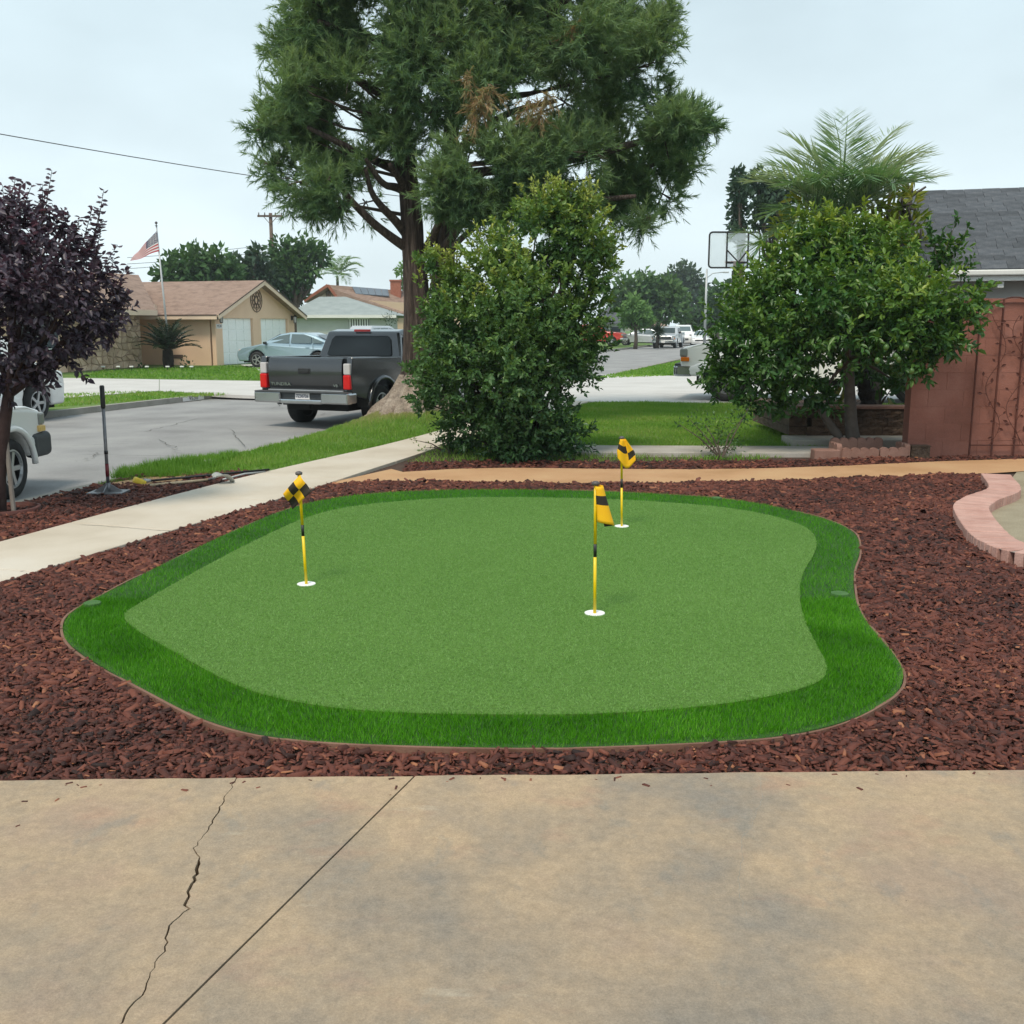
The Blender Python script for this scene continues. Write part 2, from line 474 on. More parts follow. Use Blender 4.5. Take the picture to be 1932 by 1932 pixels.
M['tyre'] = pm('tyre_rubber', [(.014, .014, .015), (.024, .024, .025)], 10, .85, .2, 60)
M['plastic'] = pm('dark_bumper_plastic', [(.04, .045, .05), (.06, .066, .07)], 8, .6)
M['under'] = pm('underbody', [(.008, .008, .008), (.014, .014, .014)], 4, .9)
M['redlens'] = glassy('red_lens', (.62, .012, .016), .1)
M['clearlens'] = glassy('clear_lens', (.55, .52, .52), .12)
M['greylens'] = glassy('grey_lens', (.25, .26, .25), .1)
M['amber'] = glassy('amber_lens', (.75, .18, .01), .15)
M['paleamber'] = glassy('pale_amber_lens', (.75, .48, .16), .2)
M['steel'] = pm('tool_steel', [(.16, .16, .17), (.26, .26, .27)], 12, .45, metal=.6)
M['galv'] = pm('galvanised_pole', [(.4, .42, .43), (.5, .52, .53)], 5, .5, metal=.3)
M['wood'] = pm('wooden_handle', [(.42, .32, .2), (.55, .44, .3)], 6, .6, stretch=(8, 8, 1))
M['polewood'] = pm('utility_pole_wood', [(.09, .06, .045), (.14, .1, .08)], 6, .9)
M['toolyellow'] = pm('yellow_plastic', [(.75, .52, .04), (.82, .6, .06)], 6, .5)
M['redlabel'] = pm('red_label', [(.12, .008, .015), (.18, .012, .02)], 9, .5)
M['blade'] = pm('grey_blade', [(.40, .40, .36), (.5, .5, .46)], 9, .55)
M['chimney'] = pm('chimney_brick', [(.3, .1, .06), (.38, .15, .1)], 5, .9)
M['solar'] = glassy('solar_glass', (.16, .19, .23), .2)
M['board'] = None
M['redcloth'] = pm('flag_red', [(.45, .035, .05), (.5, .05, .06)], 5, .8)
M['whitecloth'] = pm('flag_white', [(.72, .7, .7), (.76, .74, .74)], 5, .8)
M['bluecloth'] = pm('flag_blue', [(.025, .03, .09), (.035, .04, .11)], 5, .8)
M['plastered'] = pm('tan_stucco', [(.56, .42, .30), (.6, .46, .33)], 2, .95)
M['ringplastic'] = pm('red_brown_ring', [(.07, .022, .018), (.11, .035, .028)], 8, .8)
M['cable'] = pm('black_cable', [(.02, .02, .022), (.03, .03, .032)], 4, .7)
M['crackfill'] = pm('crack_dirt', [(.02, .016, .011), (.06, .046, .032)], 30, .95, coord='World')

# custom: stained driveway concrete
def drive_mat():
    m, n, b = newmat('stained_concrete')
    v = coords(n, 'World')
    r1 = mkramp(n, [(.24, .205, .168), (.325, .25, .176), (.42, .305, .195), (.38, .27, .185)], .36, .64)
    n.links.new(mknoise(n, v, 1.1, 6, .6), r1.inputs[0])
    v2 = coords(n, 'World', (1.7, 1.2, 1))
    g = maprange(n, mknoise(n, v2, 1.7, 5, .62), .5, .68, 0, .42)
    c = mixcol(n, r1.outputs[0], (.235, .205, .17), g)
    v3 = coords(n, 'World', (.8, 1.3, 1))
    p = maprange(n, mknoise(n, v3, 3.1, 4, .6), .58, .70, 0, .45)
    c = mixcol(n, c, (.40, .235, .155), p)
    bl = maprange(n, mknoise(n, coords(n, 'World', (1.1, .7, 1)), 6.3, 5, .6), .60, .70, 0, .4)
    c = mixcol(n, c, (.20, .195, .175), bl)
    pale = maprange(n, mknoise(n, coords(n, 'World', (.5, 1.6, 1)), 4.2, 5, .6), .66, .74, 0, .5)
    c = mixcol(n, c, (.52, .45, .35), pale)
    sp_ = n.nodes.new('ShaderNodeSeparateXYZ'); n.links.new(v, sp_.inputs[0])
    yy = maprange(n, sp_.outputs[1], 1.6, 3.5, .75, 0)
    ad = n.nodes.new('ShaderNodeMath'); ad.operation = 'MULTIPLY'; n.links.new(yy, ad.inputs[0])
    n.links.new(maprange(n, mknoise(n, coords(n, 'World', (1, 1.3, 1)), 1.9, 6, .65), .38, .58, .15, 1), ad.inputs[1])
    c = mixcol(n, c, (.19, .172, .15), ad.outputs[0])
    f = maprange(n, mknoise(n, v, 170, 5, .8), .28, .72, .74, 1.26)
    s = n.nodes.new('ShaderNodeVectorMath'); s.operation = 'SCALE'
    n.links.new(c, s.inputs[0]); n.links.new(f, s.inputs['Scale']); c = s.outputs[0]
    f2 = maprange(n, mknoise(n, v, 24, 6, .75), .3, .7, .82, 1.15)
    s2 = n.nodes.new('ShaderNodeVectorMath'); s2.operation = 'SCALE'
    n.links.new(c, s2.inputs[0]); n.links.new(f2, s2.inputs['Scale']); c = s2.outputs[0]
    vo = n.nodes.new('ShaderNodeTexVoronoi'); vo.inputs['Scale'].default_value = 7
    n.links.new(v, vo.inputs['Vector'])
    sz = maprange(n, mknoise(n, v, 2.3, 2), .55, .7, 0, .045)
    lt = n.nodes.new('ShaderNodeMath'); lt.operation = 'LESS_THAN'
    n.links.new(vo.outputs['Distance'], lt.inputs[0]); n.links.new(sz, lt.inputs[1])
    c = mixcol(n, c, (.035, .03, .025), lt.outputs[0])
    n.links.new(c, b.inputs['Base Color'])
    rr = maprange(n, mknoise(n, v, 3, 4), .3, .7, .55, .9)
    n.links.new(rr, b.inputs['Roughness'])
    bumpn(n, b, mknoise(n, v, 120, 5, .7), .22, .01)
    return m
M['drive'] = drive_mat()
def green_mat():
    m, n, b = newmat('putting_turf')
    v = coords(n, 'World')
    r = mkramp(n, [(.088, .19, .03), (.094, .198, .033), (.10, .206, .036)], .35, .65)
    n.links.new(mknoise(n, v, .9, 5, .6), r.inputs[0])
    f = maprange(n, mknoise(n, v, 62, 6, .85), .32, .68, .5, 1.45)
    s = n.nodes.new('ShaderNodeVectorMath'); s.operation = 'SCALE'
    n.links.new(r.outputs[0], s.inputs[0]); n.links.new(f, s.inputs['Scale'])
    n.links.new(s.outputs[0], b.inputs['Base Color'])
    b.inputs['Roughness'].default_value = .85
    b.inputs['Specular IOR Level'].default_value = .25
    b.inputs['Sheen Weight'].default_value = .0
    b.inputs['Sheen Tint'].default_value = (.6, .9, .5, 1)
    bumpn(n, b, mknoise(n, v, 260, 3, .7), .6, .006)
    return m
M['green'] = green_mat()

# ------------------------------------------------------------------ street frame
TH = math.radians(17.0)
SV = Vector((math.sin(TH), math.cos(TH), 0))      # along the street, away
NV = Vector((math.cos(TH), -math.sin(TH), 0))     # across, towards our side
KN = [(-9.6, -8), (-6.9, 1.5), (-5.55, 7.2), (-4.87, 10.1), (-4.53, 11.45), (-3.75, 13.9), (-3.05, 17), (-1.95, 20.3), (-.6, 24), (1.45, 30), (3.6, 37), (9.0, 54.6)]
KN.append((9.0 + 250 * SV.x, 54.6 + 250 * SV.y))
KF = [(-19, -8), (-13.4, 8), (-9.67, 21.1), (-8.23, 25.5), (-7.53, 27.75), (6.46, 73.2)]
KF.append((6.46 + 250 * SV.x, 73.2 + 250 * SV.y))
KN = [(p.x, p.y) for p in smooth_open([(x, y, 0) for x, y in KN], 2)]
KF = [(p.x, p.y) for p in smooth_open([(x, y, 0) for x, y in KF], 2)]
ROADZ = -.18; FARZ = -.06
def offset(poly, d):
    r = []
    for i, p in enumerate(poly):
        a = Vector(poly[max(0, i - 1)]); b = Vector(poly[min(len(poly) - 1, i + 1)])
        t = (b - a).normalized(); nrm = Vector((t.y, -t.x))
        r.append((p[0] + nrm.x * d, p[1] + nrm.y * d))
    return r

mb = MB(); mb.sheet([(-900, -300), (900, -300), (900, 1500), (-900, 1500)], -.42)
tag(mb.build('ground', M['ground']), 'flat ground under the whole neighbourhood', 'ground', kind='structure')
mb = MB()
R1 = offset(KF, -.1); R0 = offset(KN, .1)
for i in range(len(KN) - 1):
    pass
# road: strip between the two gutter lines, matched by distance
def road_strip():
    mbr = MB(); A = resample([(x, y, 0) for x, y in R1], 6); B = resample([(x, y, 0) for x, y in R0], 6)
    n = 60
    A = [A[int(i * (len(A) - 1) / n)] for i in range(n + 1)]; B = [B[int(i * (len(B) - 1) / n)] for i in range(n + 1)]
    for i in range(n):
        m0 = (A[i] + B[i]) / 2; m1 = (A[i + 1] + B[i + 1]) / 2
        z = lambda p, h: (p.x, p.y, ROADZ + h)
        mbr.quad(z(A[i], 0), z(m0, .05), z(m1, .05), z(A[i + 1], 0)); mbr.quad(z(m0, .05), z(B[i], 0), z(B[i + 1], 0), z(m1, .05))
    return mbr
tag(road_strip().build('road', M['asphalt'], smooth=True), 'pale weathered asphalt street', 'road', kind='structure')
# road cracks and tar lines: thin worn sheets
ck = MB()
def jag(a, b, n, amp, rs):
    r = random.Random(rs); a = Vector(a); b = Vector(b); d = (b - a); q = Vector((-d.y, d.x)).normalized()
    o = [a]
    w = 0
    for i in range(1, n):
        w = .6 * w + r.uniform(-amp, amp); o.append(a + d * i / n + q * w)
    return o + [b]
def crackstrip(mbx, pts, w0, z, rs=1):
    r = random.Random(rs); L = []; Rr = []
    for i, p in enumerate(pts):
        a = Vector(pts[max(0, i - 1)][:2]); b = Vector(pts[min(len(pts) - 1, i + 1)][:2]); t = (b - a).normalized(); q = Vector((-t.y, t.x))
        w = w0 * r.uniform(.35, 1.2) * (0.15 if i in (0, len(pts) - 1) else 1)
        L.append((p[0] + q.x * w, p[1] + q.y * w, z)); Rr.append((p[0] - q.x * w, p[1] - q.y * w, z))
    for i in range(len(pts) - 1):
        mbx.quad(L[i], Rr[i], Rr[i + 1], L[i + 1])
rr = random.Random(3)
for k in range(26):
    y = rr.uniform(10, 30); x = -5.2 - rr.uniform(.2, 4.2) + (y - 10) * .27
    a = rr.uniform(-.5, .5) + (math.pi / 2 if k % 3 else 0); L = rr.uniform(.8, 3)
    crackstrip(ck, jag((x, y), (x + L * math.cos(a), y + L * math.sin(a)), 12, .06, k), .007, ROADZ + .054, k)
o = ck.build('road_cracks', M['crackfill']); tag(o, 'fine dark cracks across the street asphalt', 'road cracks', kind='structure')

# land on our side and across the street
far = offset(KN, 30)
mb = MB(); poly = KN + [(200, 320), (200, -12), (-9, -12)]
mb.sheet(poly, -.004); tag(mb.build('yard_soil', M['soil']), 'dark soil of the front yard under the mulch', 'soil', kind='structure')
mb = MB(); poly = KF + [(-200, 320), (-200, -12)]
mb.sheet(poly, FARZ); tag(mb.build('far_lawn', M['lawn']), 'mown lawn on the far side of the street', 'lawn', kind='structure')
def kerb(name, line, side, label, zt):
    k = MB(); A = line; B = offset(line, .16 * side)
    for i in range(len(line) - 1):
        a, b, c, d = A[i], A[i + 1], B[i + 1], B[i]
        k.quad((a[0], a[1], ROADZ - .05), (b[0], b[1], ROADZ - .05), (b[0], b[1], zt), (a[0], a[1], zt))
        k.quad((a[0], a[1], zt), (b[0], b[1], zt), (c[0], c[1], zt), (d[0], d[1], zt))
        k.quad((d[0], d[1], zt), (c[0], c[1], zt), (c[0], c[1], ROADZ - .05), (d[0], d[1], ROADZ - .05))
    o = k.build(name, M['kerb']); tag(o, label, 'kerb', kind='structure'); return o
kerb('kerb_near', KN, 1, 'concrete kerb beside the mulched parkway', .012)
kf = kerb('kerb_far', KF, -1, 'concrete kerb with painted house number across the street', FARZ + .012)
def fz(pts, z): return [tuple(W(x, y, z)[:2]) for x, y in pts]
# neighbour's ground on our side: lawn, drive, walk
SWN = [(-7.2, -8), (-5.0, .5), (-4.05, 4.2)] + [tuple(W(x, y)[:2]) for x, y in [(0, 1108), (200, 1045), (400, 985), (560, 937), (700, 890), (800, 858), (860, 835)]] + [(.35, 18.9), (1.75, 23.1)]
SWF = [(-8.2, -6.5), (-5.9, 1.8), (-4.75, 5.4)] + [tuple(W(x, y)[:2]) for x, y in [(0, 1030), (150, 988), (300, 947), (460, 905), (600, 872), (720, 845), (815, 820)]] + [(-.42, 19.2), (.85, 23.4)]
def slabs():
    root = empty('sidewalk', (0, 0, 0)); tag(root, 'pale concrete sidewalk curving past the green', 'sidewalk', kind='structure')
    A = resample(smooth_open([(x, y, 0) for x, y in SWN], 2), .1); B = resample(smooth_open([(x, y, 0) for x, y in SWF], 2), .1)
    N = 21
    def at(L, t):
        f = t * (len(L) - 1); k = min(int(f), len(L) - 2); return L[k].lerp(L[k + 1], f - k)
    # pair the edges by distance so that the joints cross squarely
    def pair(p): 
        k = min(range(len(B)), key=lambda q: (B[q] - p).length); return B[k]
    for i in range(N):
        a = [at(A, (i + .004 + .992 * k / 6) / N) for k in range(7)]
        b = [pair(p) for p in a]
        tg0 = (a[1] - a[0]).normalized(); tg1 = (a[-1] - a[-2]).normalized()
        L0 = (b[0] - a[0]).length
        nr0 = Vector((-tg0.y, tg0.x, 0)); nr1 = Vector((-tg1.y, tg1.x, 0))
        b[0] = a[0] + nr0 * L0; b[-1] = a[-1] + nr1 * (b[-1] - a[-1]).length
        poly = [(p.x, p.y) for p in a] + [(p.x, p.y) for p in b[::-1]]
        m2 = MB(); m2.prism(poly, -.06, .035); m2.build('slab', M['walk'], root, bevel=.006)
    c = MB(); crackstrip(c, jag(W(150, 990, .036)[:2], W(345, 1003, .036)[:2], 24, .012, 5), .004, .0362, 5)
    crackstrip(c, jag(W(38, 1078, .036)[:2], W(48, 1077, .036)[:2], 3, .005, 6), .006, .0362, 6)
    c.build('crack', M['crackfill'], root)
slabs()
mb = MB(); mb.sheet([(-.86, 15.0), (1.0, 14.3), (4.2, 14.2), (5.6, 15.0), (9, 22.2), (1.85, 23.0), (.3, 18.8)], .012)
tag(mb.build('neighbour_lawn', M['lawn']), 'bright green lawn behind the narrow concrete strip', 'lawn', kind='structure')
mb = MB(); mb.sheet([(2.2, 32.6), (3.7, 36.5), (9.2, 54), (30, 120), (60, 120), (20, 40), (5.8, 35.3)], .014)
tag(mb.build('parkway_lawn', M['lawn']), 'grass parkway beyond the neighbour driveway', 'lawn', kind='structure')
root = empty('neighbour_driveway'); tag(root, 'pale concrete driveway with the white pickup', 'driveway', kind='structure')
for poly in ([(-.45, 24.4), (1.8, 23.15), (9, 22.3), (18, 20.5), (18, 24.3), (2.4, 26.2), (-.1, 26.2)],
             [(-.07, 26.24), (2.4, 26.24), (18, 24.34), (18, 31), (6, 34.9), (3.1, 35.9), (1.35, 29.9)]):
    m2 = MB(); m2.prism(poly, -.1, .02); m2.build('slab', M['farwalk'], root)
mb = MB(); mb.prism([(.86, 13.5), (5.15, 13.42), (5.15, 14.15), (3.9, 14.22), (.86, 14.3)], -.03, .06)
tag(mb.build('concrete_strip', M['ledge'], bevel=.01), 'narrow concrete strip edging the neighbour lawn', 'strip', kind='structure')
# parkway lawn between kerb and sidewalk
PKW = [p for p in offset(KN, .17) if 10.9 < p[1] < 23.0]
far_edge = [(p.x, p.y) for p in resample(smooth_open([(x, y, 0) for x, y in SWF], 2), .4) if 12.3 < p.y < 23.2]
parkway = PKW + far_edge[::-1]
parkway = [p for p in parkway]
SWFP = np.array([(p.x, p.y) for p in resample(smooth_open([(x, y, 0) for x, y in SWF], 2), .25)])
def mound(x, y):
    d = math.sqrt(float(np.min((SWFP[:, 0] - x) ** 2 + (SWFP[:, 1] - y) ** 2)))
    return .22 * min(1, max(0, d - .05) / .55) * math.exp(-(((x + 1.75) / 1.15) ** 2 + ((y - 18.6) / 2.4) ** 2))
def mound_mesh():
    xs = np.linspace(-5.2, 1.6, 60); ys = np.linspace(10.6, 23.4, 80); m2 = MB()
    idx = {}
    P = np.array([(x, y) for y in ys for x in xs]); ins = inside(parkway, P)
    grid = lambda i, j: j * len(xs) + i
    V = [(p[0], p[1], .014 + mound(*p)) for p in P]; Fs = []
    for j in range(len(ys) - 1):
        for i in range(len(xs) - 1):
            q = [grid(i, j), grid(i + 1, j), grid(i + 1, j + 1), grid(i, j + 1)]
            if sum(ins[k] for k in q) >= 1: Fs.append(q)
    m2.add(V, Fs); return m2
o = mound_mesh().build('parkway_grass_bed', M['lawn'], smooth=True); tag(o, 'grassy parkway rising to the big tree', 'lawn', kind='structure')

# far side paving
z = FARZ + .02
root = empty('far_paving'); tag(root, 'pale concrete sidewalk and driveway across the street', 'paving', kind='structure')
quads = [fz([(-60, 722), (125, 713), (300, 716), (300, 737), (100, 752), (-60, 764)], z),
         fz([(301, 716), (500, 719), (497, 747), (441, 745), (301, 737.2)], z),
         [tuple(W(500.5, 719, z)[:2]), tuple(W(497.5, 747, z)[:2]), (-6.1, 28.6), (-3.2, 38.0), (-8.5, 50), (-12.2, 46.5), (-10.5, 42.5)]]
for q in quads:
    m2 = MB(); m2.prism(q, z - .08, z + .002); m2.build('slab', M['farwalk'], root)
# painted number on the far kerb
a = Vector((*KF[0], 0))
def on_kerb(px):
    best = None
    for i in range(len(KF) - 1):
        for t in (0, .25, .5, .75):
            p = Vector((*KF[i], 0)).lerp(Vector((*KF[i + 1], 0)), t)
            e = abs(966 + FPX * p.x / (p.y * math.cos(PITCH) + .3) - px)
            if best is None or e < best[0]: best = (e, p, i)
    return best[1], best[2]
kp, ki = on_kerb(361)
kd = (Vector((*KF[ki + 1], 0)) - Vector((*KF[ki], 0))).normalized(); kn = Vector((kd.y, -kd.x, 0))
kroot = MB()
c = kp + kn * .025
for s0, s1 in ((-.45, .45),):
    kroot.quad(c + kd * s0 + Vector((0, 0, -.16)), c + kd * s1 + Vector((0, 0, -.16)), c + kd * s1 + Vector((0, 0, FARZ + .006)), c + kd * s0 + Vector((0, 0, FARZ + .006)))
o = kroot.build('painted_number', M['whitecloth'], kf)
tx = link('lettering', text_mesh('9530', .13, M['black'], .001, 1.5), kf)
tx.matrix_world = Matrix(((kd.x, 0, kn.x, 0), (kd.y, 0, kn.y, 0), (0, 1, 0, 0), (0, 0, 0, 1)))
tx.matrix_world = Matrix.Translation(c + kn * .004 + Vector((0, 0, -.105))) @ tx.matrix_world

# ------------------------------------------------------------------ foreground driveway: three slabs split by a crack and a saw joint
def drive():
    root = empty('driveway'); tag(root, 'stained beige concrete driveway with a long crack', 'driveway', kind='structure')
    zt = .045
    cpx = crop([(892, 112), (860, 160), (835, 205), (815, 245), (775, 310), (735, 370), (752, 415), (738, 478), (722, 520), (700, 570), (708, 600), (640, 662), (626, 740), (582, 820), (560, 880), (512, 950), (455, 1030)], 0, 1500, 1.887)
    cr = [W(x, y, zt) for x, y in cpx]
    d = Vector((-.5, -1, 0)).normalized()
    cr = cr + [cr[-1] + d * .6, cr[-1] + d * 1.4 , cr[-1] + d * 3.2]
    r = random.Random(4); fine = []
    for a, b in zip(cr, cr[1:]):
        n = max(2, int((b - a).length / .02))
        for k in range(n):
            p = a.lerp(b, k / n); fine.append(p + Vector((r.uniform(-.006, .006), r.uniform(-.003, .003), 0)))
    fine.append(cr[-1])
    cr = fine
    j0, j1 = W(781, 1469, zt), W(312, 1932, zt)
    jd = (j1 - j0).normalized(); jend = j1 + jd * 3.0
    def edge(x): return 3.632 + .024 * x + r.uniform(-.004, .004)
    def top(xa, xb):
        n = max(2, int(abs(xb - xa) / .12)); return [(xa + (xb - xa) * k / n, edge(xa + (xb - xa) * k / n)) for k in range(n + 1)]
    wv = lambda p: (.001 + .0018 * abs(math.sin(p.y * 9)) + (.003 if 2.72 < p.y < 3.0 else 0))
    left = [(p.x - wv(p), p.y) for p in cr]; right = [(p.x + wv(p), p.y) for p in cr]
    left[0] = (left[0][0], edge(left[0][0])); right[0] = (right[0][0], edge(right[0][0]))
    q = Vector((-jd.y, jd.x, 0)); q = q if q.x > 0 else -q
    ja, jb = j0 - q * .0045, jend - q * .0045; jc, je = j0 + q * .0045, jend + q * .0045
    A = left + [(-7, cr[-1].y)] + top(-7, left[0][0])[:-1]
    B = right + [(jb.x, jb.y), (ja.x, edge(ja.x))] + top(ja.x, right[0][0])[1:-1]
    C = [(je.x, je.y), (8, je.y)] + top(8, jc.x)
    for poly in (A, B, C):
        m2 = MB(); m2.prism(poly, -.08, zt); m2.build('slab', M['drive'], root)
    f = MB(); f.sheet([(-7.1, -3), (8.1, -3), (8.1, 3.6), (-7.1, 3.4)], .004); f.build('joint_dirt', M['crackfill'], root)
    h = MB()
    for pts, w, s in (([(935, 100), (948, 185), (920, 235), (905, 285), (868, 335), (868, 410), (855, 480), (858, 545), (890, 640)], .0007, 3),):
        pp = [W(x, y, zt) for x, y in crop(pts, 1024, 1500, 1.887)]; ff = []
        for a, b in zip(pp, pp[1:]):
            for k in range(8): ff.append(a.lerp(b, k / 8) + Vector((r.uniform(-.004, .004), 0, 0)))
        crackstrip(h, ff, w, zt + .0006, s)
    h.build('hairline_crack', M['kerb'], root)
drive()

# ------------------------------------------------------------------ putting green
OUTL = [(115, 1180), (125, 1160), (160, 1135), (230, 1100), (330, 1050), (430, 1003), (540, 957), (620, 938), (720, 927), (850, 922), (1000, 922), (1150, 925), (1300, 933), (1400, 942), (1480, 957), (1560, 977), (1605, 995), (1625, 1020), (1620, 1050), (1610, 1080), (1611, 1120), (1630, 1165), (1665, 1205), (1695, 1240), (1707, 1270), (1695, 1303), (1650, 1334), (1580, 1362), (1480, 1384), (1350, 1396), (1200, 1403), (1000, 1407), (800, 1406), (640, 1401), (500, 1385), (400, 1360), (320, 1325), (240, 1283), (160, 1233), (122, 1205)]
INNL = [(228, 1162), (250, 1145), (330, 1100), (420, 1050), (500, 1010), (570, 978), (640, 958), (740, 946), (860, 938), (1000, 938), (1150, 941), (1300, 950), (1400, 961), (1480, 978), (1530, 998), (1543, 1023), (1535, 1048), (1515, 1078), (1507, 1113), (1515, 1165), (1540, 1215), (1560, 1250), (1558, 1282), (1500, 1303), (1400, 1324), (1250, 1340), (1100, 1348), (900, 1348), (700, 1343), (560, 1326), (460, 1300), (390, 1265), (320, 1225), (258, 1190)]
GZ = .045
outer = smooth_closed(fz(OUTL, GZ), 2); inner = smooth_closed(fz(INNL, GZ), 2)
mb = MB(); mb.prism(outer, -.02, .034)
tag(mb.build('turf_bed', M['turfbase']), 'dark green turf backing around the putting green', 'turf', kind='structure')
mb = MB(); mb.prism(inner, .03, GZ)
tag(mb.build('putting_green', M['green']), 'smooth mid green putting surface with three holes', 'putting green', kind='structure')
def near_edge(P, poly):
    poly = np.array(poly); best = np.full(len(P), 9.)
    for i in range(len(poly)):
        a = poly[i]; b = poly[(i + 1) % len(poly)]; d = b - a; L = (d @ d) + 1e-12
        t = np.clip(((P[:, :2] - a) @ d) / L, 0, 1); q = a + t[:, None] * d
        best = np.minimum(best, np.linalg.norm(P[:, :2] - q, axis=1))
    return best
def fbm(P, s, seed=0):
    x = P[:, 0] * s + seed; y = P[:, 1] * s - seed
    return (np.sin(x * 1.7 + np.sin(y * 1.3)) + np.sin(y * 2.1 + 1.7 * np.sin(x * .9)) + .6 * np.sin(3.7 * x + 2.9 * y)) / 2.6
lo = np.min(outer, 0); hi = np.max(outer, 0)
n = 260000
P = np.c_[RNG.uniform(lo[0], hi[0], n), RNG.uniform(lo[1], hi[1], n)]
P = P[inside(outer, P) & ~inside(inner, P)]
n2 = 230000
Q = np.c_[RNG.uniform(lo[0], hi[0], n2), RNG.uniform(lo[1], 6.2, n2)]; Q = Q[inside(outer, Q) & ~inside(inner, Q)]
P = np.r_[P, Q]
de = near_edge(P, outer)
P3 = np.c_[P, np.full(len(P), .03)]
lean = np.c_[fbm(P, 6), fbm(P, 6, 4), np.zeros(len(P))]
A = np.c_[RNG.normal(0, .35, len(P)), RNG.normal(0, .35, len(P)), np.ones(len(P))] + .28 * lean
sz = RNG.uniform(.022, .040, len(P)) * np.where(de < .03, .6, 1)
var = np.clip(.42 + .16 * fbm(P, 3, 2) + RNG.normal(0, .17, len(P)) + np.where(de < .02, .25, 0), 0, 1)
o = foliage('turf_fringe', P3, A, sz, .11, 'blade', var, M['turfblade'], kind='stuff')
tag(o, 'long dark green artificial turf fringe round the putting green', 'turf')
# short knitted fibres of the putting surface itself
n = 420000
Pg = np.c_[RNG.uniform(lo[0], hi[0], n), RNG.uniform(lo[1], hi[1], n)]; Pg = Pg[inside(inner, Pg)]
Ag = np.c_[RNG.normal(.15, .8, len(Pg)), RNG.normal(.1, .8, len(Pg)), np.full(len(Pg), .8)]
vg = np.clip(.5 + .08 * fbm(Pg, 1.1, 3) + RNG.normal(0, .15, len(Pg)), 0, 1)
for hx, hy in ((578, 1102), (1122, 1157), (1173, 993)):
    hp = W(hx, hy, GZ); kk = np.hypot(Pg[:, 0] - hp.x, Pg[:, 1] - hp.y) > .066; Pg, Ag, vg = Pg[kk], Ag[kk], vg[kk]
M['fibre'] = leafmat('green_fibre', [(.12, .25, .062), (.185, .35, .098), (.22, .39, .12), (.29, .46, .18)], .3, .6, .25, (1, 1.1, .5))
o = foliage('green_fibres', np.c_[Pg, np.full(len(Pg), GZ - .001)], Ag, RNG.uniform(.009, .017, len(Pg)), .28, 'blade', vg, M['fibre'], kind='stuff')
tag(o, 'short knitted turf fibres of the putting surface', 'turf')
# edging board
root_pts = outer
def ring(poly, w, z0, z1):
    m2 = MB(); B = []
    n = len(poly); cx = np.mean(poly, 0)
    ar = sum(poly[i][0] * poly[(i + 1) % n][1] - poly[(i + 1) % n][0] * poly[i][1] for i in range(n)); sg = 1 if ar > 0 else -1
    for i in range(n):
        a = Vector(poly[i - 1]); b = Vector(poly[(i + 1) % n]); t = (b - a).normalized(); q = Vector((t.y, -t.x)) * sg
        B.append((poly[i][0] + q.x * w, poly[i][1] + q.y * w))
    for i in range(n):
        j = (i + 1) % n
        a, b, c, d = poly[i], poly[j], B[j], B[i]
        m2.quad((a[0], a[1], z1), (d[0], d[1], z1), (c[0], c[1], z1), (b[0], b[1], z1))
        m2.quad((d[0], d[1], z1), (d[0], d[1], z0), (c[0], c[1], z0), (c[0], c[1], z1))
        m2.quad((a[0], a[1], z0), (a[0], a[1], z1), (b[0], b[1], z1), (b[0], b[1], z0))
    return m2, B
m2, outer2 = ring([(x, y) for x, y in outer], .014, -.02, .040)
m2.v = [(x + .004 * math.sin(7 * y), y + .004 * math.sin(5 * x), zz - .006 + .011 * math.sin(3.1 * x + 2.3 * y) * math.sin(1.3 * x - 4.1 * y)) for x, y, zz in m2.v]
tag(m2.build('edging_strip', M['edging']), 'thin brown edging strip bent round the turf', 'edging')

# ------------------------------------------------------------------ path and beds
pfar = [(760, 890), (860, 884), (966, 882), (1130, 884), (1300, 885), (1450, 883), (1600, 878), (1770, 870), (1932, 865)]
pnear = [(600, 914), (700, 908), (800, 907), (950, 909), (1100, 912), (1300, 910), (1500, 905), (1680, 899), (1860, 893)]
PF = [tuple(W(x, y, .02)[:2]) for x, y in pfar] + [(9.5, 14.0)]
PN = [tuple(W(x, y, .02)[:2]) for x, y in pnear] + [(6.6, 12.2), (9.5, 12.4)]
sw_near = [(p.x, p.y) for p in resample(smooth_open([(x, y, 0) for x, y in SWN], 2), .3)]
mb = MB(); mb.sheet(PN + PF[::-1] + [(-1.45, 12.2), (-1.9, 11.3)], .018)
tag(mb.build('path', M['path']), 'orange tan decomposed granite path behind the green', 'path', kind='structure')
BO = crop([(650, 490), (800, 680), (720, 745), (400, 840), (245, 960), (250, 1050), (420, 1310), (560, 1450), (860, 1610), (1248, 1740)], 1880, 880, 7.43)
BI = crop([(1020, 525), (1170, 700), (1130, 770), (800, 870), (670, 950), (670, 1020), (870, 1300), (960, 1410), (1248, 1560)], 1880, 880, 7.43)
BZ = .10
bo = [W(x, y, BZ) for x, y in BO]; bi = [W(x, y, BZ) for x, y in BI]
bo = resample(smooth_open(bo + [bo[-1] + Vector((.55, -.35, 0)), bo[-1] + Vector((1.6, -.7, 0))], 2), .02)
bi = resample(smooth_open(bi + [bi[-1] + Vector((.5, -.05, 0)), bi[-1] + Vector((1.5, -.3, 0))], 2), .02)
cen = [bo[int(i * (len(bo) - 1) / 300)].lerp(bi[int(i * (len(bi) - 1) / 300)], .5) for i in range(301)]
cen = resample(cen, .073)
root = empty('brick_border', (cen[0].x, cen[0].y, 0)); tag(root, 'curving low border of pink bricks set side by side', 'border')
bm_ = MB(); bm_.box((0, 0, 0), (.30, .064, .125)); bme = bm_.mesh('brick', M['brick'])
base = MB()
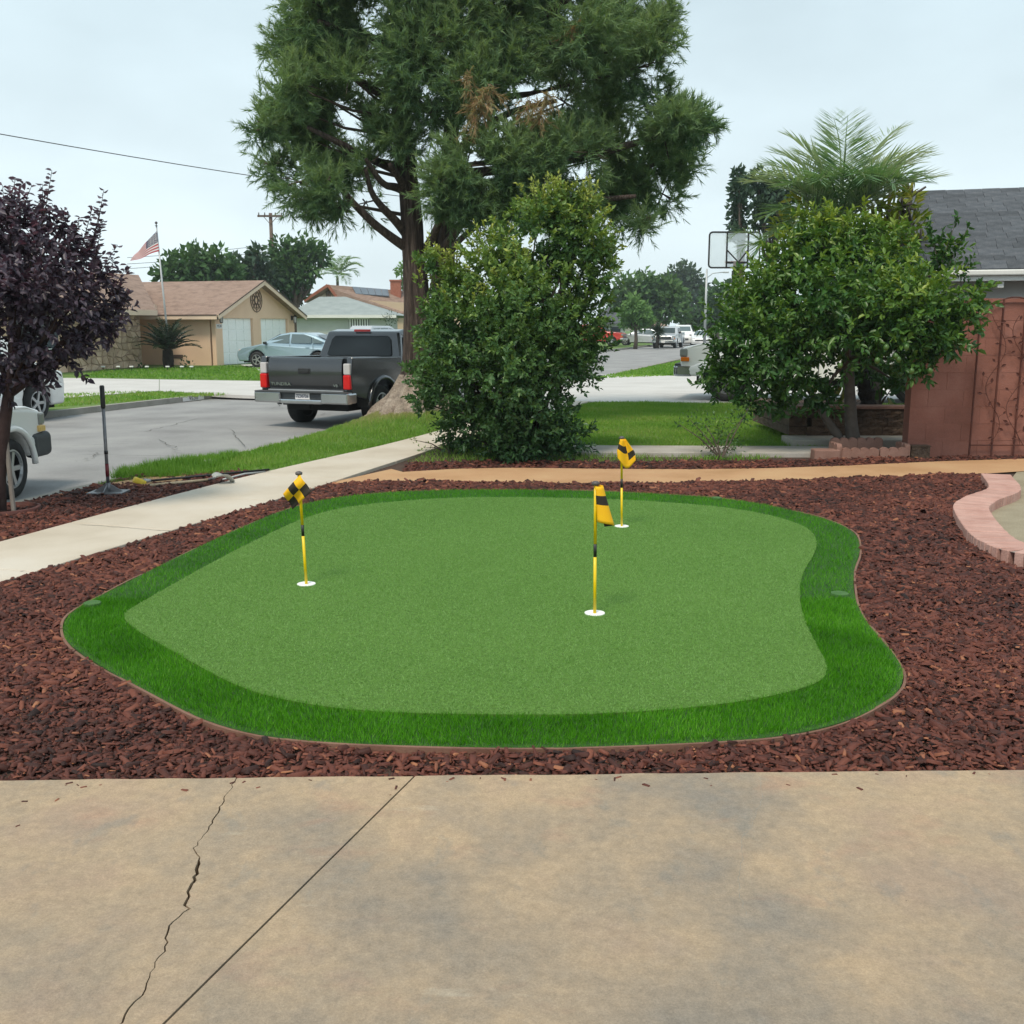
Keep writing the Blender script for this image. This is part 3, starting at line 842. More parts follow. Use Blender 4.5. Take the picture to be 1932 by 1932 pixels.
for i in range(len(cen)):
    a = cen[max(0, i - 2)]; b = cen[min(len(cen) - 1, i + 2)]; t = (b - a).normalized(); an = math.atan2(t.y, t.x) + math.pi / 2
    o = link('brick', bme, root, Vector((cen[i].x, cen[i].y, BZ - .0625 + random.uniform(-.003, .003))) - root.location, (0, 0, an + random.uniform(-.02, .02)))
    bv = o.modifiers.new('bevel', 'BEVEL'); bv.width = .005; bv.segments = 1
w_ = [(p.x - root.location.x, p.y - root.location.y) for p in cen]
pl = offset(w_, .137); pr = offset(w_, -.137)
for i in range(len(cen) - 1):
    base.quad((*pl[i], BZ - .008), (*pl[i + 1], BZ - .008), (*pr[i + 1], BZ - .008), (*pr[i], BZ - .008))
base.build('mortar_bed', M['mortar'], root)
inner_poly = [(p.x, p.y) for p in bi] + [(9, bi[-1].y), (9, 12.3), (6.0, 12.05)]
mb = MB(); mb.sheet(inner_poly, .012)
tag(mb.build('planting_bed', M['dirt']), 'bare tan dirt inside the pink brick border', 'dirt', kind='structure')
# top course joining the path at the back of the bed
brow = [(p.x, p.y) for p in bo]

# mulch beds
driveline = [(x, 3.645 + .024 * x) for x in np.linspace(8, -7, 20)]
bed1 = [(-7, 3.47)] + [(x, 3.64 + .024 * x) for x in np.linspace(-6.5, 8, 25)] + [(8, 6.4)] + [(p.x, p.y) for p in bo[::-1]] + [(x, y) for x, y in PN[::-1] if x < 5.6] + [p for p in sw_near[::-1] if 3.2 < p[1] < 11.2]
bed2 = [p for p in offset(KN, .16) if 1 < p[1] < 12.6] + [W(300, 899).to_tuple()[:2], W(440, 893).to_tuple()[:2]] + [(p.x, p.y) for p in resample(smooth_open([(x, y, 0) for x, y in SWF], 2), .3) if 1 < p.y < 12.2][::-1]
bed3 = PF[:-1] + [(6.9, 13.44), (5.15, 13.3), (3.2, 12.95), (1.2, 12.85), (-.4, 12.9), (-1.3, 12.75)]
def chips(poly, density, smin, smax, seed, exclude=None, zb=0.0):
    lo = np.min(poly, 0); hi = np.max(poly, 0); lo = np.maximum(lo, [-6.2, 3.2]); hi = np.minimum(hi, [7.5, 14])
    n = int(density * (hi[0] - lo[0]) * (hi[1] - lo[1]))
    P = np.c_[RNG.uniform(lo[0], hi[0], n), RNG.uniform(lo[1], hi[1], n)]
    k = inside(poly, P)
    for e in (exclude or []): k &= ~inside(e, P)
    # only what stands near the picture
    ov = np.abs(P[:, 0]) - (P[:, 1] * .56 + .5)
    k &= (ov < 0) | ((ov < 2.0) & (RNG.uniform(0, 1, n) < .55))
    P = P[k]
    d = P[:, 1]
    P = P[RNG.uniform(0, 1, len(P)) < np.clip(1.25 - (d - 3.6) * .085, .34, 1)]
    n = len(P); d = P[:, 1]
    L = RNG.uniform(smin, smax, n) * np.exp(np.clip(RNG.normal(0, .42, n), -1, .75)) * (1 + .055 * (d - 3.6))
    th = RNG.uniform(0, 2 * math.pi, n); ti = RNG.normal(0, .3, n)
    A = np.c_[np.cos(th), np.sin(th), ti]
    N = np.c_[RNG.normal(0, .28, n), RNG.normal(0, .28, n), np.ones(n)]
    z = zb + RNG.uniform(.0, .028, n) + .012 * fbm(P, 4)
    P3 = np.c_[P, z]
    asp = RNG.uniform(.16, .48, n)
    V, Fc, kk = scatter(P3, A, L, asp, 'chip', N, 0, RNG.uniform(.10, .24, n))
    var = np.clip(.40 + .12 * fbm(P, 1.6, seed) + RNG.normal(0, .17, n) + (RNG.uniform(0, 1, n) < .02) * .45, 0, 1)
    return V, Fc, np.repeat(var, kk)
for nm, poly, den, ex, lab in (('mulch', bed1, 3700, [outer2], 'dark red brown wood chip mulch around the putting green'),
                               ('mulch', bed2, 2300, None, 'wood chip mulch in the parkway under the purple tree'),
                               ('mulch', bed3, 1700, None, 'thin strip of wood chip mulch behind the tan path')):
    V, Fc, var = chips(poly, den * 1.22, .018, .040, len(poly), ex)
    print(nm, len(Fc))
    o = link(nm, fastmesh(nm, V, Fc, var, M['chip'])); tag(o, lab, 'mulch', kind='stuff')

# stray chips kicked onto the concrete
n = 55; xs_ = RNG.uniform(-3.2, 3.2, n); ys_ = 3.61 + .024 * xs_ - np.abs(RNG.exponential(.06, n))
P3 = np.c_[xs_, ys_, np.full(n, .0455)]
th = RNG.uniform(0, 6.28, n)
V, Fc, kk = scatter(P3, np.c_[np.cos(th), np.sin(th), np.zeros(n)], RNG.uniform(.008, .03, n), RNG.uniform(.25, .5, n), 'chip', np.tile([0, 0, 1.], (n, 1)), .05, .12)
o = link('stray_chips', fastmesh('stray_chips', V, Fc, np.repeat(RNG.uniform(.2, .9, n), kk), M['chip'])); tag(o, 'stray wood chips on the driveway edge', 'mulch', kind='stuff')

# ------------------------------------------------------------------ grass
def grass(name, poly, density, h, label, zf=None, w=.1, vmean=.45, seed=0, lim=None, dry=None):
    lo = np.min(poly, 0); hi = np.max(poly, 0)
    if lim: hi = np.minimum(hi, lim)
    n = int(density * (hi[0] - lo[0]) * (hi[1] - lo[1]))
    P = np.c_[RNG.uniform(lo[0], hi[0], n), RNG.uniform(lo[1], hi[1], n)]; P = P[inside(poly, P)]
    zz = np.full(len(P), .012) if zf is None else np.array([zf(x, y) for x, y in P])
    A = np.c_[RNG.normal(0, .4, len(P)), RNG.normal(0, .4, len(P)), np.ones(len(P))]
    s = RNG.uniform(.6, 1.3, len(P)) * h * (1 + .3 * fbm(P, 2.2, seed))
    var = np.clip(vmean + .17 * fbm(P, 1.3, seed) + RNG.normal(0, .13, len(P)), 0, 1)
    if dry is not None: var = np.clip(var + dry(P), 0, 1)
    o = foliage(name, np.c_[P, zz], A, s, w, 'blade', var, M['grass'], kind='stuff'); tag(o, label, 'grass'); return o
dryf = lambda P: .75 * np.exp(-(((P[:, 0] + 2.2) / .9) ** 2 + ((P[:, 1] - 18.2) / 1.6) ** 2))
grass('parkway_grass', parkway, 2600, .055, 'parkway grass running up to the big tree roots', lambda x, y: .012 + mound(x, y), .16, .5, 1, dry=dryf)
tuft = [W(210, 905).to_tuple()[:2], W(330, 905).to_tuple()[:2], W(420, 882).to_tuple()[:2], W(455, 860).to_tuple()[:2], W(380, 866).to_tuple()[:2], W(230, 893).to_tuple()[:2]]
grass('parkway_grass_tuft', tuft, 5000, .10, 'taller grass tufts at the tip of the parkway', None, .09, .4, 4)
grass('neighbour_grass', [(-.86, 15.0), (.9, 14.36), (4.2, 14.28), (5.6, 15.0), (9, 22.2), (1.85, 23.0), (.3, 18.8)], 2100, .05, 'mown grass blades of the neighbour lawn', None, .2, .58, 2)
weeds = [(-1.35, 12.8), (-.4, 12.92), (1.2, 12.87), (3.2, 12.97), (3.6, 13.35), (2.0, 13.46), (.8, 13.5), (.7, 14.2), (-.9, 14.6), (-1.1, 13.8)]
grass('weedy_grass', weeds, 900, .06, 'patchy weeds and grass at the foot of the bush', None, .16, .62, 6)
farg = fz([(60, 760), (127, 744.5), (264, 739.5), (395, 742), (440, 745), (335, 751), (264, 757), (84, 770), (40, 775)], FARZ)
grass('far_parkway_grass', farg, 320, .06, 'grass strip beside the far numbered kerb', lambda x, y: FARZ, .5, .62, 3)
farg2 = fz([(140, 712), (200, 698), (420, 691), (500, 692), (500, 718), (300, 715)], FARZ)
grass('far_lawn_grass', farg2, 120, .07, 'clipped lawn in front of the beige house', lambda x, y: FARZ, .7, .45, 3)
fgr = [(2.4, 33), (5.8, 35.4), (9, 40), (9.2, 53), (3.7, 36.6)]
grass('parkway_strip_grass', fgr, 160, .07, 'grass wedge between street and neighbour driveway', lambda x, y: .014, .7, .45, 3)

# ------------------------------------------------------------------ hole flags
def hole_flag(px, py, top, kind, label, lean):
    p = W(px, py, GZ); Ht = (AT(px, top, p.y).z - GZ)
    root = empty('hole_flag', p, 0, label, 'flag', 'checkered hole flags on the putting green')
    lx, ly = lean
    pt = lambda t: (lx * t, ly * t, Ht * t)
    m = MB(); m.tube([pt(0), pt(.44)], .0095, 10); m.tube([pt(.54), pt(1)], .0095, 10); m.build('pole', M['yellow'], root, smooth=True)
    m = MB(); m.tube([pt(.44), pt(.54)], .0098, 10); m.build('band', M['black'], root, smooth=True)
    m = MB(); m.lathe([(.012, -.012), (.022, -.008), (.024, .004), (.014, .012), (.004, .014)], 14, pt(1)); m.build('cap', M['capgrey'], root, smooth=True)
    # cloth: nu x nv chequers, each two faces
    nu, nv, sub = ((3, 2, 4), (4, 4, 3), (3, 4, 3))[kind]
    V = []; Fs = []; ms = []
    NU, NV = nu * sub, nv * sub
    for j in range(NV + 1):
        for i in range(NU + 1):
            u = i / NU; v = j / NV
            if kind == 0:      # hangs in a diamond to the left of the pole, facing the viewer
                x = .012 - .115 * u + .075 * v * (1 - .3 * u); zz = -.006 - .125 * u - .105 * v
                y = -.02 - .03 * math.sin(3.2 * u + 1.5 * v) - .012 * math.sin(7 * v)
            elif kind == 1:    # wrapped tight round the pole
                th = -2.2 + 3.6 * u; r = .035 + .012 * v
                x = .012 + (.85 + .5 * v) * r * math.cos(th) * 1.0 + .035 * v; y = -.012 + r * math.sin(th); zz = -.012 - .205 * v - .045 * u * v
            else:              # half open, folded out to the right
                x = .004 + (u - .38) * (.045 + .17 * min(v, .62)) + .02 * v; y = -.022 - .02 * math.sin(6 * u + v)
                zz = -.008 - .2 * v - .05 * v * math.cos(4.6 * (u - .55))
            V.append(Vector((x, y, zz)) + Vector(pt(1)))
    for j in range(NV):
        for i in range(NU):
            a = j * (NU + 1) + i; Fs.append((a, a + 1, a + NU + 2, a + NU + 1)); ms.append(((i // sub) + (j // sub)) % 2)
    m = MB(); m.add(V, Fs)
    if kind == 2: ms = [1 if ((j // sub) == 1 and (i // sub) < 2) or ((j // sub) == 2 and (i // sub) == 2) else 0 for j in range(NV) for i in range(NU)]
    if kind == 1: ms = [1 if (j // sub) == 1 or ((j // sub) == 3 and i // sub == 3) else 0 for j in range(NV) for i in range(NU)]
    m.m = ms
    o = m.build('cloth', [M['flagyellow'], M['flagblack']], root, smooth=True)
    sm = o.modifiers.new('thick', 'SOLIDIFY'); sm.thickness = .0016
    c = MB(); c.lathe([(.055, -.002), (.060, .0), (.060, .004), (.056, .005), (.054, .0025), (.016, .002)], 28)
    o = c.build('hole_cup', M['cupwhite'], None, smooth=False, loc=p)
    tag(o, label.replace('yellow flag', 'white hole cup').split(' with ')[0] + ' rim at the foot of its pole', 'cup', 'white hole cups in the putting green')
hole_flag(578, 1102, 893, 0, 'yellow flag hanging open in black checks beside the sidewalk side hole with bare pole', (-.022, .0))
hole_flag(1122, 1157, 912, 1, 'yellow flag rolled tight round the pole in the middle hole with one black band', (-.006, 0))
hole_flag(1173, 993, 826, 2, 'yellow flag folded outward over the hole by the tan path with black checks', (-.015, 0))
LB = {0: ('yellow checkered flag hanging open on its stick beside the sidewalk edge', 'white hole cup under the flag that hangs open'),
      1: ('yellow flag rolled tight around the stick in mid green', 'white hole cup under the tightly rolled flag'),
      2: ('yellow checkered flag folded outward on the stick by the tan path', 'white hole cup under the flag by the tan path')}
fl = [o for o in COL.objects if o.name.startswith('hole_flag')]; cu = [o for o in COL.objects if o.name.startswith('hole_cup')]
for i in range(3):
    fl[i]['label'] = LB[i][0]; cu[i]['label'] = LB[i][1]
# turf discs
M['tdisc'] = pm('disc_turf', [(.045, .13, .03), (.075, .17, .05)], 30, .9, .4, 200, .3, 200)
for (x, y, r, lab) in ((174, 1139, .052, 'round pale green disc on the fringe near the sidewalk corner'), (1584, 1121, .055, 'round pale green disc on the fringe beside the wide mulch bed'), (1352, 940, .05, 'round pale green disc on the fringe near the tan path')):
    p = W(x, y, .05); m = MB(); m.lathe([(r * .96, -.03), (r, .0), (r * .98, .008), (r * .85, .011)], 24)
    m.v = [(a * (1 + .05 * math.sin(3 * a * 60 + b * 40)), b, c) for a, b, c in m.v]
    o = m.build('turf_disc', M['tdisc'], None, loc=p); tag(o, lab, 'disc', 'pale discs lying on the turf fringe')

# ------------------------------------------------------------------ red block wall with trellis
WY = 13.42
wx0 = W(1716, 865).x
wallroot = empty('block_wall', (wx0, WY, 0)); tag(wallroot, 'tall red painted block wall with flush joints', 'wall')
CH, BW = .222, .46
core = MB(); core.box((2.4, .1, 1.0), (4.78, .189, 1.985)); core.build('joint_core', M['blockjoint'], wallroot)
bl = MB(); bl.box((0, 0, 0), (BW - .005, .2, CH - .005)); blm = bl.mesh('block', M['block'])
hb = MB(); hb.box((0, 0, 0), (BW / 2 - .007, .2, CH - .007)); hbm = hb.mesh('half_block', M['block'])
cp = MB(); cp.box((0, 0, 0), (BW - .006, .235, .055)); cpm = cp.mesh('cap_block', M['block'])
for r_ in range(9):
    x = 0.0; z0 = (r_ + .5) * CH
    if r_ % 2: link('block', hbm, wallroot, (BW / 4, .1, z0)); x = BW / 2
    while x < 4.7:
        link('block', blm, wallroot, (x + BW / 2, .1 + random.uniform(-.0015, .0015), z0)); x += BW
for k in range(11): link('cap_block', cpm, wallroot, (k * BW + BW / 2 - .01, .1, 9 * CH + .03))
# trellis
tx0 = AT(1828, 862, WY - .06).x; tw = AT(1932, 862, WY - .06).x - tx0 + .05
zt_side = AT(1835, 592, WY).z; ztop = AT(1885, 561, WY).z
tr = empty('garden_trellis', (tx0, WY - .06, 0)); tag(tr, 'rusty iron arched trellis with leafy scrolls against the red wall', 'trellis')
nb = 4
xs = [tw * 1.12 * k / (nb - 1) for k in range(nb)]
TW = xs[-1]
archz = lambda x: zt_side + (ztop - zt_side) * (1 - ((x - TW / 2) / (TW / 2)) ** 2)
for x in xs:
    m = MB(); m.tube([(x, 0, 0), (x, 0, archz(x))], .012, 6); m.build('upright', M['iron'], tr)
m = MB(); m.tube([(TW * k / 16, 0, archz(TW * k / 16)) for k in range(17)], .009, 6); m.build('arch', M['iron'], tr)
m = MB(); m.tube([(0, -.002, .17), (TW, -.002, .17)], .008, 6); m.build('crossbar', M['iron'], tr)
r = random.Random(11)
lf = MB(); lf.add([(0, 0, 0), (.018, -.004, .022), (.02, -.005, .045), (0, 0, .075), (-.02, -.005, .045), (-.018, -.004, .022), (0, .006, .04)], [(0, 1, 6), (1, 2, 6), (2, 3, 6), (3, 4, 6), (4, 5, 6), (5, 0, 6)])
lfm = lf.mesh('iron_leaf', M['iron'])
for side, ph in ((xs[1], 0), (xs[2], 1.7), (xs[2] * .5 + xs[3] * .5, 3.1)):
    pts = []
    for k in range(34):
        t = k / 33; pts.append((side - .04 + .11 * math.sin(ph + t * 10.5), -.012, .18 + t * (zt_side - .2)))
    m = MB(); m.tube(pts, .0045, 5); m.build('vine', M['iron'], tr)
    for k in range(1, 33, 2):
        p = Vector(pts[k]); s = 1 if (k // 2) % 2 else -1
        q = p + Vector((s * r.uniform(.05, .09), -.008, r.uniform(.0, .05)))
        m = MB(); m.tube([p, (p + q) / 2 + Vector((0, 0, .012)), q], .003, 4); m.build('stem', M['iron'], tr)
        o = link('iron_leaf', lfm, tr, q, (0, r.uniform(-1.6, 1.6), 0)); o.scale = [r.uniform(.75, 1.1)] * 3

# ------------------------------------------------------------------ split-face planter and scalloped edging
px0, px1 = W(1518, 835).x, W(1706, 835).x
pr_ = empty('planter_wall', (px0, 15.0, 0)); tag(pr_, 'low dark brown split-face block planter wall behind the lemon tree', 'wall')
ph_ = AT(1600, 772, 15.0).z
wd = px1 - px0
def rough_block(w, h, d, seed):
    m = MB(); r = random.Random(seed); n, k = 6, 4
    V = [((i / n - .5) * w, -d / 2 - r.uniform(-.012, .018) * (0 < i < n) * (0 < j < k), (j / k - .5) * h) for j in range(k + 1) for i in range(n + 1)]
    Fs = [(j * (n + 1) + i, j * (n + 1) + i + 1, (j + 1) * (n + 1) + i + 1, (j + 1) * (n + 1) + i) for j in range(k) for i in range(n)]
    m.add(V, Fs)
    b = len(m.v); m.v += [(-w / 2, d / 2, -h / 2), (w / 2, d / 2, -h / 2), (w / 2, d / 2, h / 2), (-w / 2, d / 2, h / 2)]
    c0, c1, c2, c3 = 0, n, (k + 1) * (n + 1) - 1, k * (n + 1)
    fs = [tuple(range(c3, c2 + 1)) + (b + 2, b + 3), tuple(range(c1, c0 - 1, -1)) + (b, b + 1), (b + 1, b, b + 3, b + 2),
          tuple(j * (n + 1) for j in range(k + 1)) + (b + 3, b), tuple(j * (n + 1) + n for j in range(k, -1, -1)) + (b + 1, b + 2)]
    m.f += fs; m.m += [0] * len(fs)
    return m
bms = [rough_block(wd / 4 - .008, (ph_ - .12) / 3 - .006, .28, s).mesh('split_block', M['split']) for s in range(4)]
hgt = (ph_ - .12) / 3
for r_ in range(3):
    for k in range(4):
        link('split_block', bms[(r_ * 3 + k) % 4], pr_, (wd / 4 * (k + .5) + (.05 if r_ % 2 else -.02), .14 + .012 * r_, .12 + hgt * (r_ + .5)))
    o_ = MB(); o_.box((-.14 + .0 * r_, 1.2, .12 + hgt * (r_ + .5)), (.26, 2.3, hgt - .008)); o_.build('return_block', M['split'], pr_)
cp = MB(); cp.box((wd / 2 - .05, .16, ph_ + .022), (wd + .2, .32, .045)); cp.build('coping', M['scallop'], pr_, bevel=.008)
so = MB(); so.box((wd / 2, 1.3, ph_ - .05), (wd, 2.0, .05)); so.build('planter_soil', M['soil'], pr_)
ft = MB(); ft.box((wd / 2 - .1, -.25, .04), (wd + .55, .62, .16)); ft.build('footing', M['ledge'], pr_, bevel=.012)
sx0 = W(1545, 868).x
se = empty('scalloped_edging', (sx0, 13.32, 0)); tag(se, 'scalloped pink concrete edging around the lemon trunk', 'edging')
def scal(n, w=.12, h=.2, d=.065):
    pts = []
    for k in range(n):
        for t in range(7):
            a = math.pi - math.pi * t / 6; pts.append((k * w + w / 2 + w / 2 * math.cos(a) * .98, h + w * .38 * math.sin(a)))
    pts = [(0.004, -.02)] + pts + [(n * w - .004, -.02)]
    m = MB(); k = len(pts)
    m.add([(x, 0, z) for x, z in pts] + [(x, d, z) for x, z in pts], [tuple(range(k - 1, -1, -1)), tuple(range(k, 2 * k))] + [(i, (i + 1) % k, k + (i + 1) % k, k + i) for i in range(k)])
    return m
s3 = scal(3).mesh('scallop_unit', M['scallop']); s5 = scal(4).mesh('scallop_unit', M['scallop'])
link('scallop_unit', s5, se, (.33, -.06, -.10)); link('scallop_unit', s3, se, (.83, -.05, -.095))
link('scallop_unit', s3, se, (.36, .52, -.03)); link('scallop_unit', s3, se, (.72, .52, -.03), (0, 0, .1))
link('scallop_unit', s3, se, (.33, -.05, -.05), (0, 0, math.pi / 2)); link('scallop_unit', s3, se, (1.22, -.05, -.05), (0, 0, math.pi / 2))
m = MB(); m.box((.14, .03, .04), (.34, .2, .16)); m.build('end_block', M['scallop'], se, bevel=.015)
m = MB(); m.box((1.36, .05, .06), (.24, .2, .2)); m.box((1.36, .05, .165), (.26, .22, .012)); m.build('end_block', M['split'], se, bevel=.012)

# ------------------------------------------------------------------ plants
def clump_pts(cl, D, dens, shell=.55, dy=.9, flat=1.0):
    """clumps (px, py, r_px[, depth]) at distance D -> points, outward directions, height fraction"""
    P = []; O = []; C = []
    for k, c in enumerate(cl):
        off = c[3] if len(c) > 3 else random.uniform(-dy, dy)
        p = AT(c[0], c[1], D + off); r = c[2] * (D + off) / FPX
        n = max(8, int(dens * r * r))
        d = unit(RNG.normal(size=(n, 3))); rad = r * np.where(RNG.uniform(size=n) < .75, RNG.uniform(shell, 1.08, n), RNG.uniform(.1, shell, n))
        q = np.array(p)[None] + d * rad[:, None] * np.array([1, 1, flat])
        P.append(q); O.append(d); C.append(np.full(n, RNG.normal(0, .5)))
    return np.concatenate(P), np.concatenate(O), np.concatenate(C)
def tufts(cl, D, dens, nl, Lt, bias, shell=.5, spread=.8, jit=.5):
    B, O, C = clump_pts(cl, D, dens, shell); n = len(B)
    d = unit(O + RNG.normal(0, jit, B.shape) + np.array(bias)); L = Lt * RNG.uniform(.6, 1.3, n)
    e1 = unit(np.cross(d, RNG.normal(size=(n, 3)))); e2 = np.cross(d, e1)
    t = (np.arange(nl) + .5) / nl; th = np.arange(nl) * 2.4
    P = B[:, None] + d[:, None] * (L[:, None] * (t - .35)[None])[:, :, None]
    th = th[None] + RNG.uniform(0, 6.28, (n, 1)); rad = e1[:, None] * np.cos(th)[..., None] + e2[:, None] * np.sin(th)[..., None]
    A = d[:, None] * (.45 + .6 * t)[None, :, None] + rad * spread + RNG.normal(0, .18, P.shape)
    f = lambda q: np.repeat(q, nl, axis=0)
    return P.reshape(-1, 3), A.reshape(-1, 3), f(O), f(C + RNG.normal(0, .55, n)), np.tile(t, n)
def limbs(mb, root, cl, D, base, r0, frac=.6, n=7, jit=.12):
    for c in cl[::max(1, int(1 / frac))]:
        p = AT(c[0], c[1], D + (c[3] if len(c) > 3 else 0)); b = Vector(base)
        mid = b.lerp(p, .5) + Vector((random.uniform(-jit, jit), random.uniform(-jit, jit), random.uniform(0, jit)))
        mb.tube([b, mid, p], [r0, r0 * .6, r0 * .2], n)

# --- lemon tree
D = 14.1
LC = [(1580, 470, 65, 0), (1500, 490, 62, .2), (1655, 485, 62, .2), (1440, 555, 70, .1), (1560, 560, 85, -.7), (1680, 560, 78, -.8), (1765, 575, 62, -1.25), (1805, 605, 44, -1.3), (1840, 570, 28, -1.25), (1700, 600, 60, -1.2), (1790, 640, 36, -1.3),
      (1395, 620, 62, 0), (1480, 650, 78, -.6), (1600, 630, 70, -.9), (1700, 650, 58, -1.1), (1765, 650, 45, -1.3), (1370, 680, 45, .2), (1430, 715, 52, -.3), (1505, 715, 42, -.3), (1352, 715, 28, 0), (1545, 755, 32, -.1), (1735, 690, 30, -1.2), (1475, 762, 30, -.1),
      (1405, 765, 26, 0), (1545, 432, 38, 0), (1625, 435, 38, .1), (1790, 500, 34, .5), (1690, 720, 16, 0), (1560, 500, 70, .9), (1660, 560, 90, 1.0), (1460, 590, 80, 1.0), (1600, 660, 60, .8), (1500, 620, 60, .6)]
lt = empty('lemon_tree', W(1605, 852)); tag(lt, 'bushy lemon tree with forked grey trunk and green fruit', 'tree')
lb = Vector(lt.location)
loc = lambda p: Vector(p) - lb
m = MB()
T1 = [W(1612, 852), AT(1606, 800, D), AT(1603, 740, D), AT(1600, 680, D), AT(1596, 620, D)]
T2 = [W(1597, 850) + Vector((-.05, 0, 0)), AT(1580, 820, D), AT(1555, 785, D), AT(1530, 740, D), AT(1500, 690, D)]
m.tube([loc(p) for p in T1], [.11, .085, .075, .068, .04], 12); m.tube([loc(p) for p in T2], [.085, .062, .05, .042, .028], 10)
m.build('trunk', M['palebark'], lt, smooth=True)
m = MB()
for c in LC:
    p = AT(c[0], c[1], D + c[3]); b = T1[4] if c[0] > 1530 else T2[4]
    b = T1[3] if c[1] > 600 and c[0] > 1530 else b
    m.tube([loc(b), loc(b.lerp(p, .5)) + Vector((0, 0, .06)), loc(p)], [.035, .022, .007], 6)
m.build('branches', M['palebark'], lt, smooth=True)
P, A, O, C, T = tufts(LC, D, 420, 12, .26, (0, -.1, .15), .5, .85)
P[:, 2] = np.maximum(P[:, 2], .45 + .12 * RNG.uniform(size=len(P)))
kill = (fbm(P * 1.0, 3.1) + .6 * fbm(P[:, [0, 2]], 3.7, 3) < -.95); P, A, O, C, T = P[~kill], A[~kill], O[~kill], C[~kill], T[~kill]
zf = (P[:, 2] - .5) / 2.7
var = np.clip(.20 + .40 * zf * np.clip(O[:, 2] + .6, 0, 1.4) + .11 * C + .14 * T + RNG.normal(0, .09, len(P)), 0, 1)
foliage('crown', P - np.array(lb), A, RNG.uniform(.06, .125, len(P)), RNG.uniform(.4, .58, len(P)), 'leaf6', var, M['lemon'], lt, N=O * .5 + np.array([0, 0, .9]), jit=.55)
# upright sprouts on the right
SP = MB(); pts = []; dr = []
for (a, b) in (((1770, 500), (1752, 415)), ((1775, 500), (1808, 405)), ((1785, 510), (1828, 425)), ((1765, 500), (1780, 430)), ((1830, 570), (1852, 530))):
    A0 = AT(a[0], a[1], D + .3); B0 = AT(b[0], b[1], D + .3); SP.tube([loc(A0), loc(B0)], [.008, .003], 5)
    for k in range(46):
        t = RNG.uniform(.0, 1); pts.append(np.array(loc(A0.lerp(B0, t)))); dr.append(RNG.normal(0, 1, 3) + np.array([0, 0, .35]))
SP.build('sprouts', M['palebark'], lt)['kind'] = 'stuff'
foliage('sprout_leaves', np.array(pts), np.array(dr), .10, .5, 'leaf6', np.clip(RNG.normal(.3, .1, len(pts)), 0, 1), M['lemon'], lt)
fm = MB(); fm.lathe([(.004, -.042), (.022, -.03), (.033, -.005), (.03, .018), (.016, .034), (.004, .042)], 12); fme = fm.mesh('fruit', M['fruit'], True)
for (x, y) in ((1655, 680), (1720, 678), (1745, 700), (1788, 702), (1690, 672), (1672, 655), (1735, 655), (1585, 690)):
    x2 = min(x - 25, 1755) if x > 1700 else x
    link('fruit', fme, lt, loc(AT(x2, min(y, 700), D - (1.75 if x > 1640 else 1.3))), (random.uniform(-.5, .5), random.uniform(-.5, .5), 0))

# --- big bush
D = 13.35
BC = [(1040, 420, 62), (1000, 480, 78), (1090, 455, 60), (1115, 402, 26, 0), (1070, 398, 28, 0), (1015, 402, 24, 0), (925, 515, 66), (862, 545, 46), (1120, 525, 42), (1140, 500, 22, .2), (980, 580, 98, -.5), (1078, 600, 68), (880, 625, 76, -.3), (832, 600, 42), (850, 700, 74, -.2),
      (960, 695, 100, -.6), (1062, 675, 66, -.1), (818, 740, 32, 0), (905, 790, 66, -.2), (1000, 800, 82, -.4), (862, 815, 42), (1052, 822, 58, -.1), (950, 838, 52, -.4), (806, 505, 22, 0), (800, 560, 24, .1), (785, 690, 20, 0), (1105, 650, 40), (1000, 560, 90, .8), (940, 650, 90, .9), (1000, 700, 80, .9), (1125, 470, 30, .3), (830, 665, 40, .3), (1095, 700, 28, 0), (800, 760, 24, .1)]
bt = empty('tall_bush', W(985, 862)); tag(bt, 'tall dense green bush with yellow-green new growth at the top', 'bush')
lb = Vector(bt.location); loc = lambda p: Vector(p) - lb
m = MB()
BC = [c if len(c) > 3 else (*c, random.uniform(-.5, .5)) for c in BC]
for c in BC:
    p = AT(c[0], c[1], D + c[3]); b = lb + Vector((random.uniform(-.3, .3), random.uniform(-.2, .2), 0))
    m.tube([loc(b), loc(b.lerp(p, .5)) + Vector((random.uniform(-.15, .15), 0, .1)), loc(p)], [.03, .02, .006], 6)
m.build('stems', M['branch'], bt, smooth=True)
P, A, O, C, T = tufts(BC, D, 700, 14, .24, (0, 0, .45), .5, .8)
P[:, 2] = np.maximum(P[:, 2], .04 + .15 * RNG.uniform(size=len(P)))
g = fbm(P[:, [0, 2]], 4.2, 1) + .7 * fbm(P[:, [1, 2]], 3.9, 2); kk = g > -.62; P, A, O, C, T = P[kk], A[kk], O[kk], C[kk], T[kk]
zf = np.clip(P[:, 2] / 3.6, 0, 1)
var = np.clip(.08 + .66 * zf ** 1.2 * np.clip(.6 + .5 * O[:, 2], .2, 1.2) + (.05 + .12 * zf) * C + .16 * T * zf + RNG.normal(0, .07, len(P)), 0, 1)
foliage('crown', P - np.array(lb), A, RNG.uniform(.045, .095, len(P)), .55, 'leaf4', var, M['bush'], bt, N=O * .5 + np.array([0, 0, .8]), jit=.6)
pts = []; dr = []; vv = []; SP = MB()
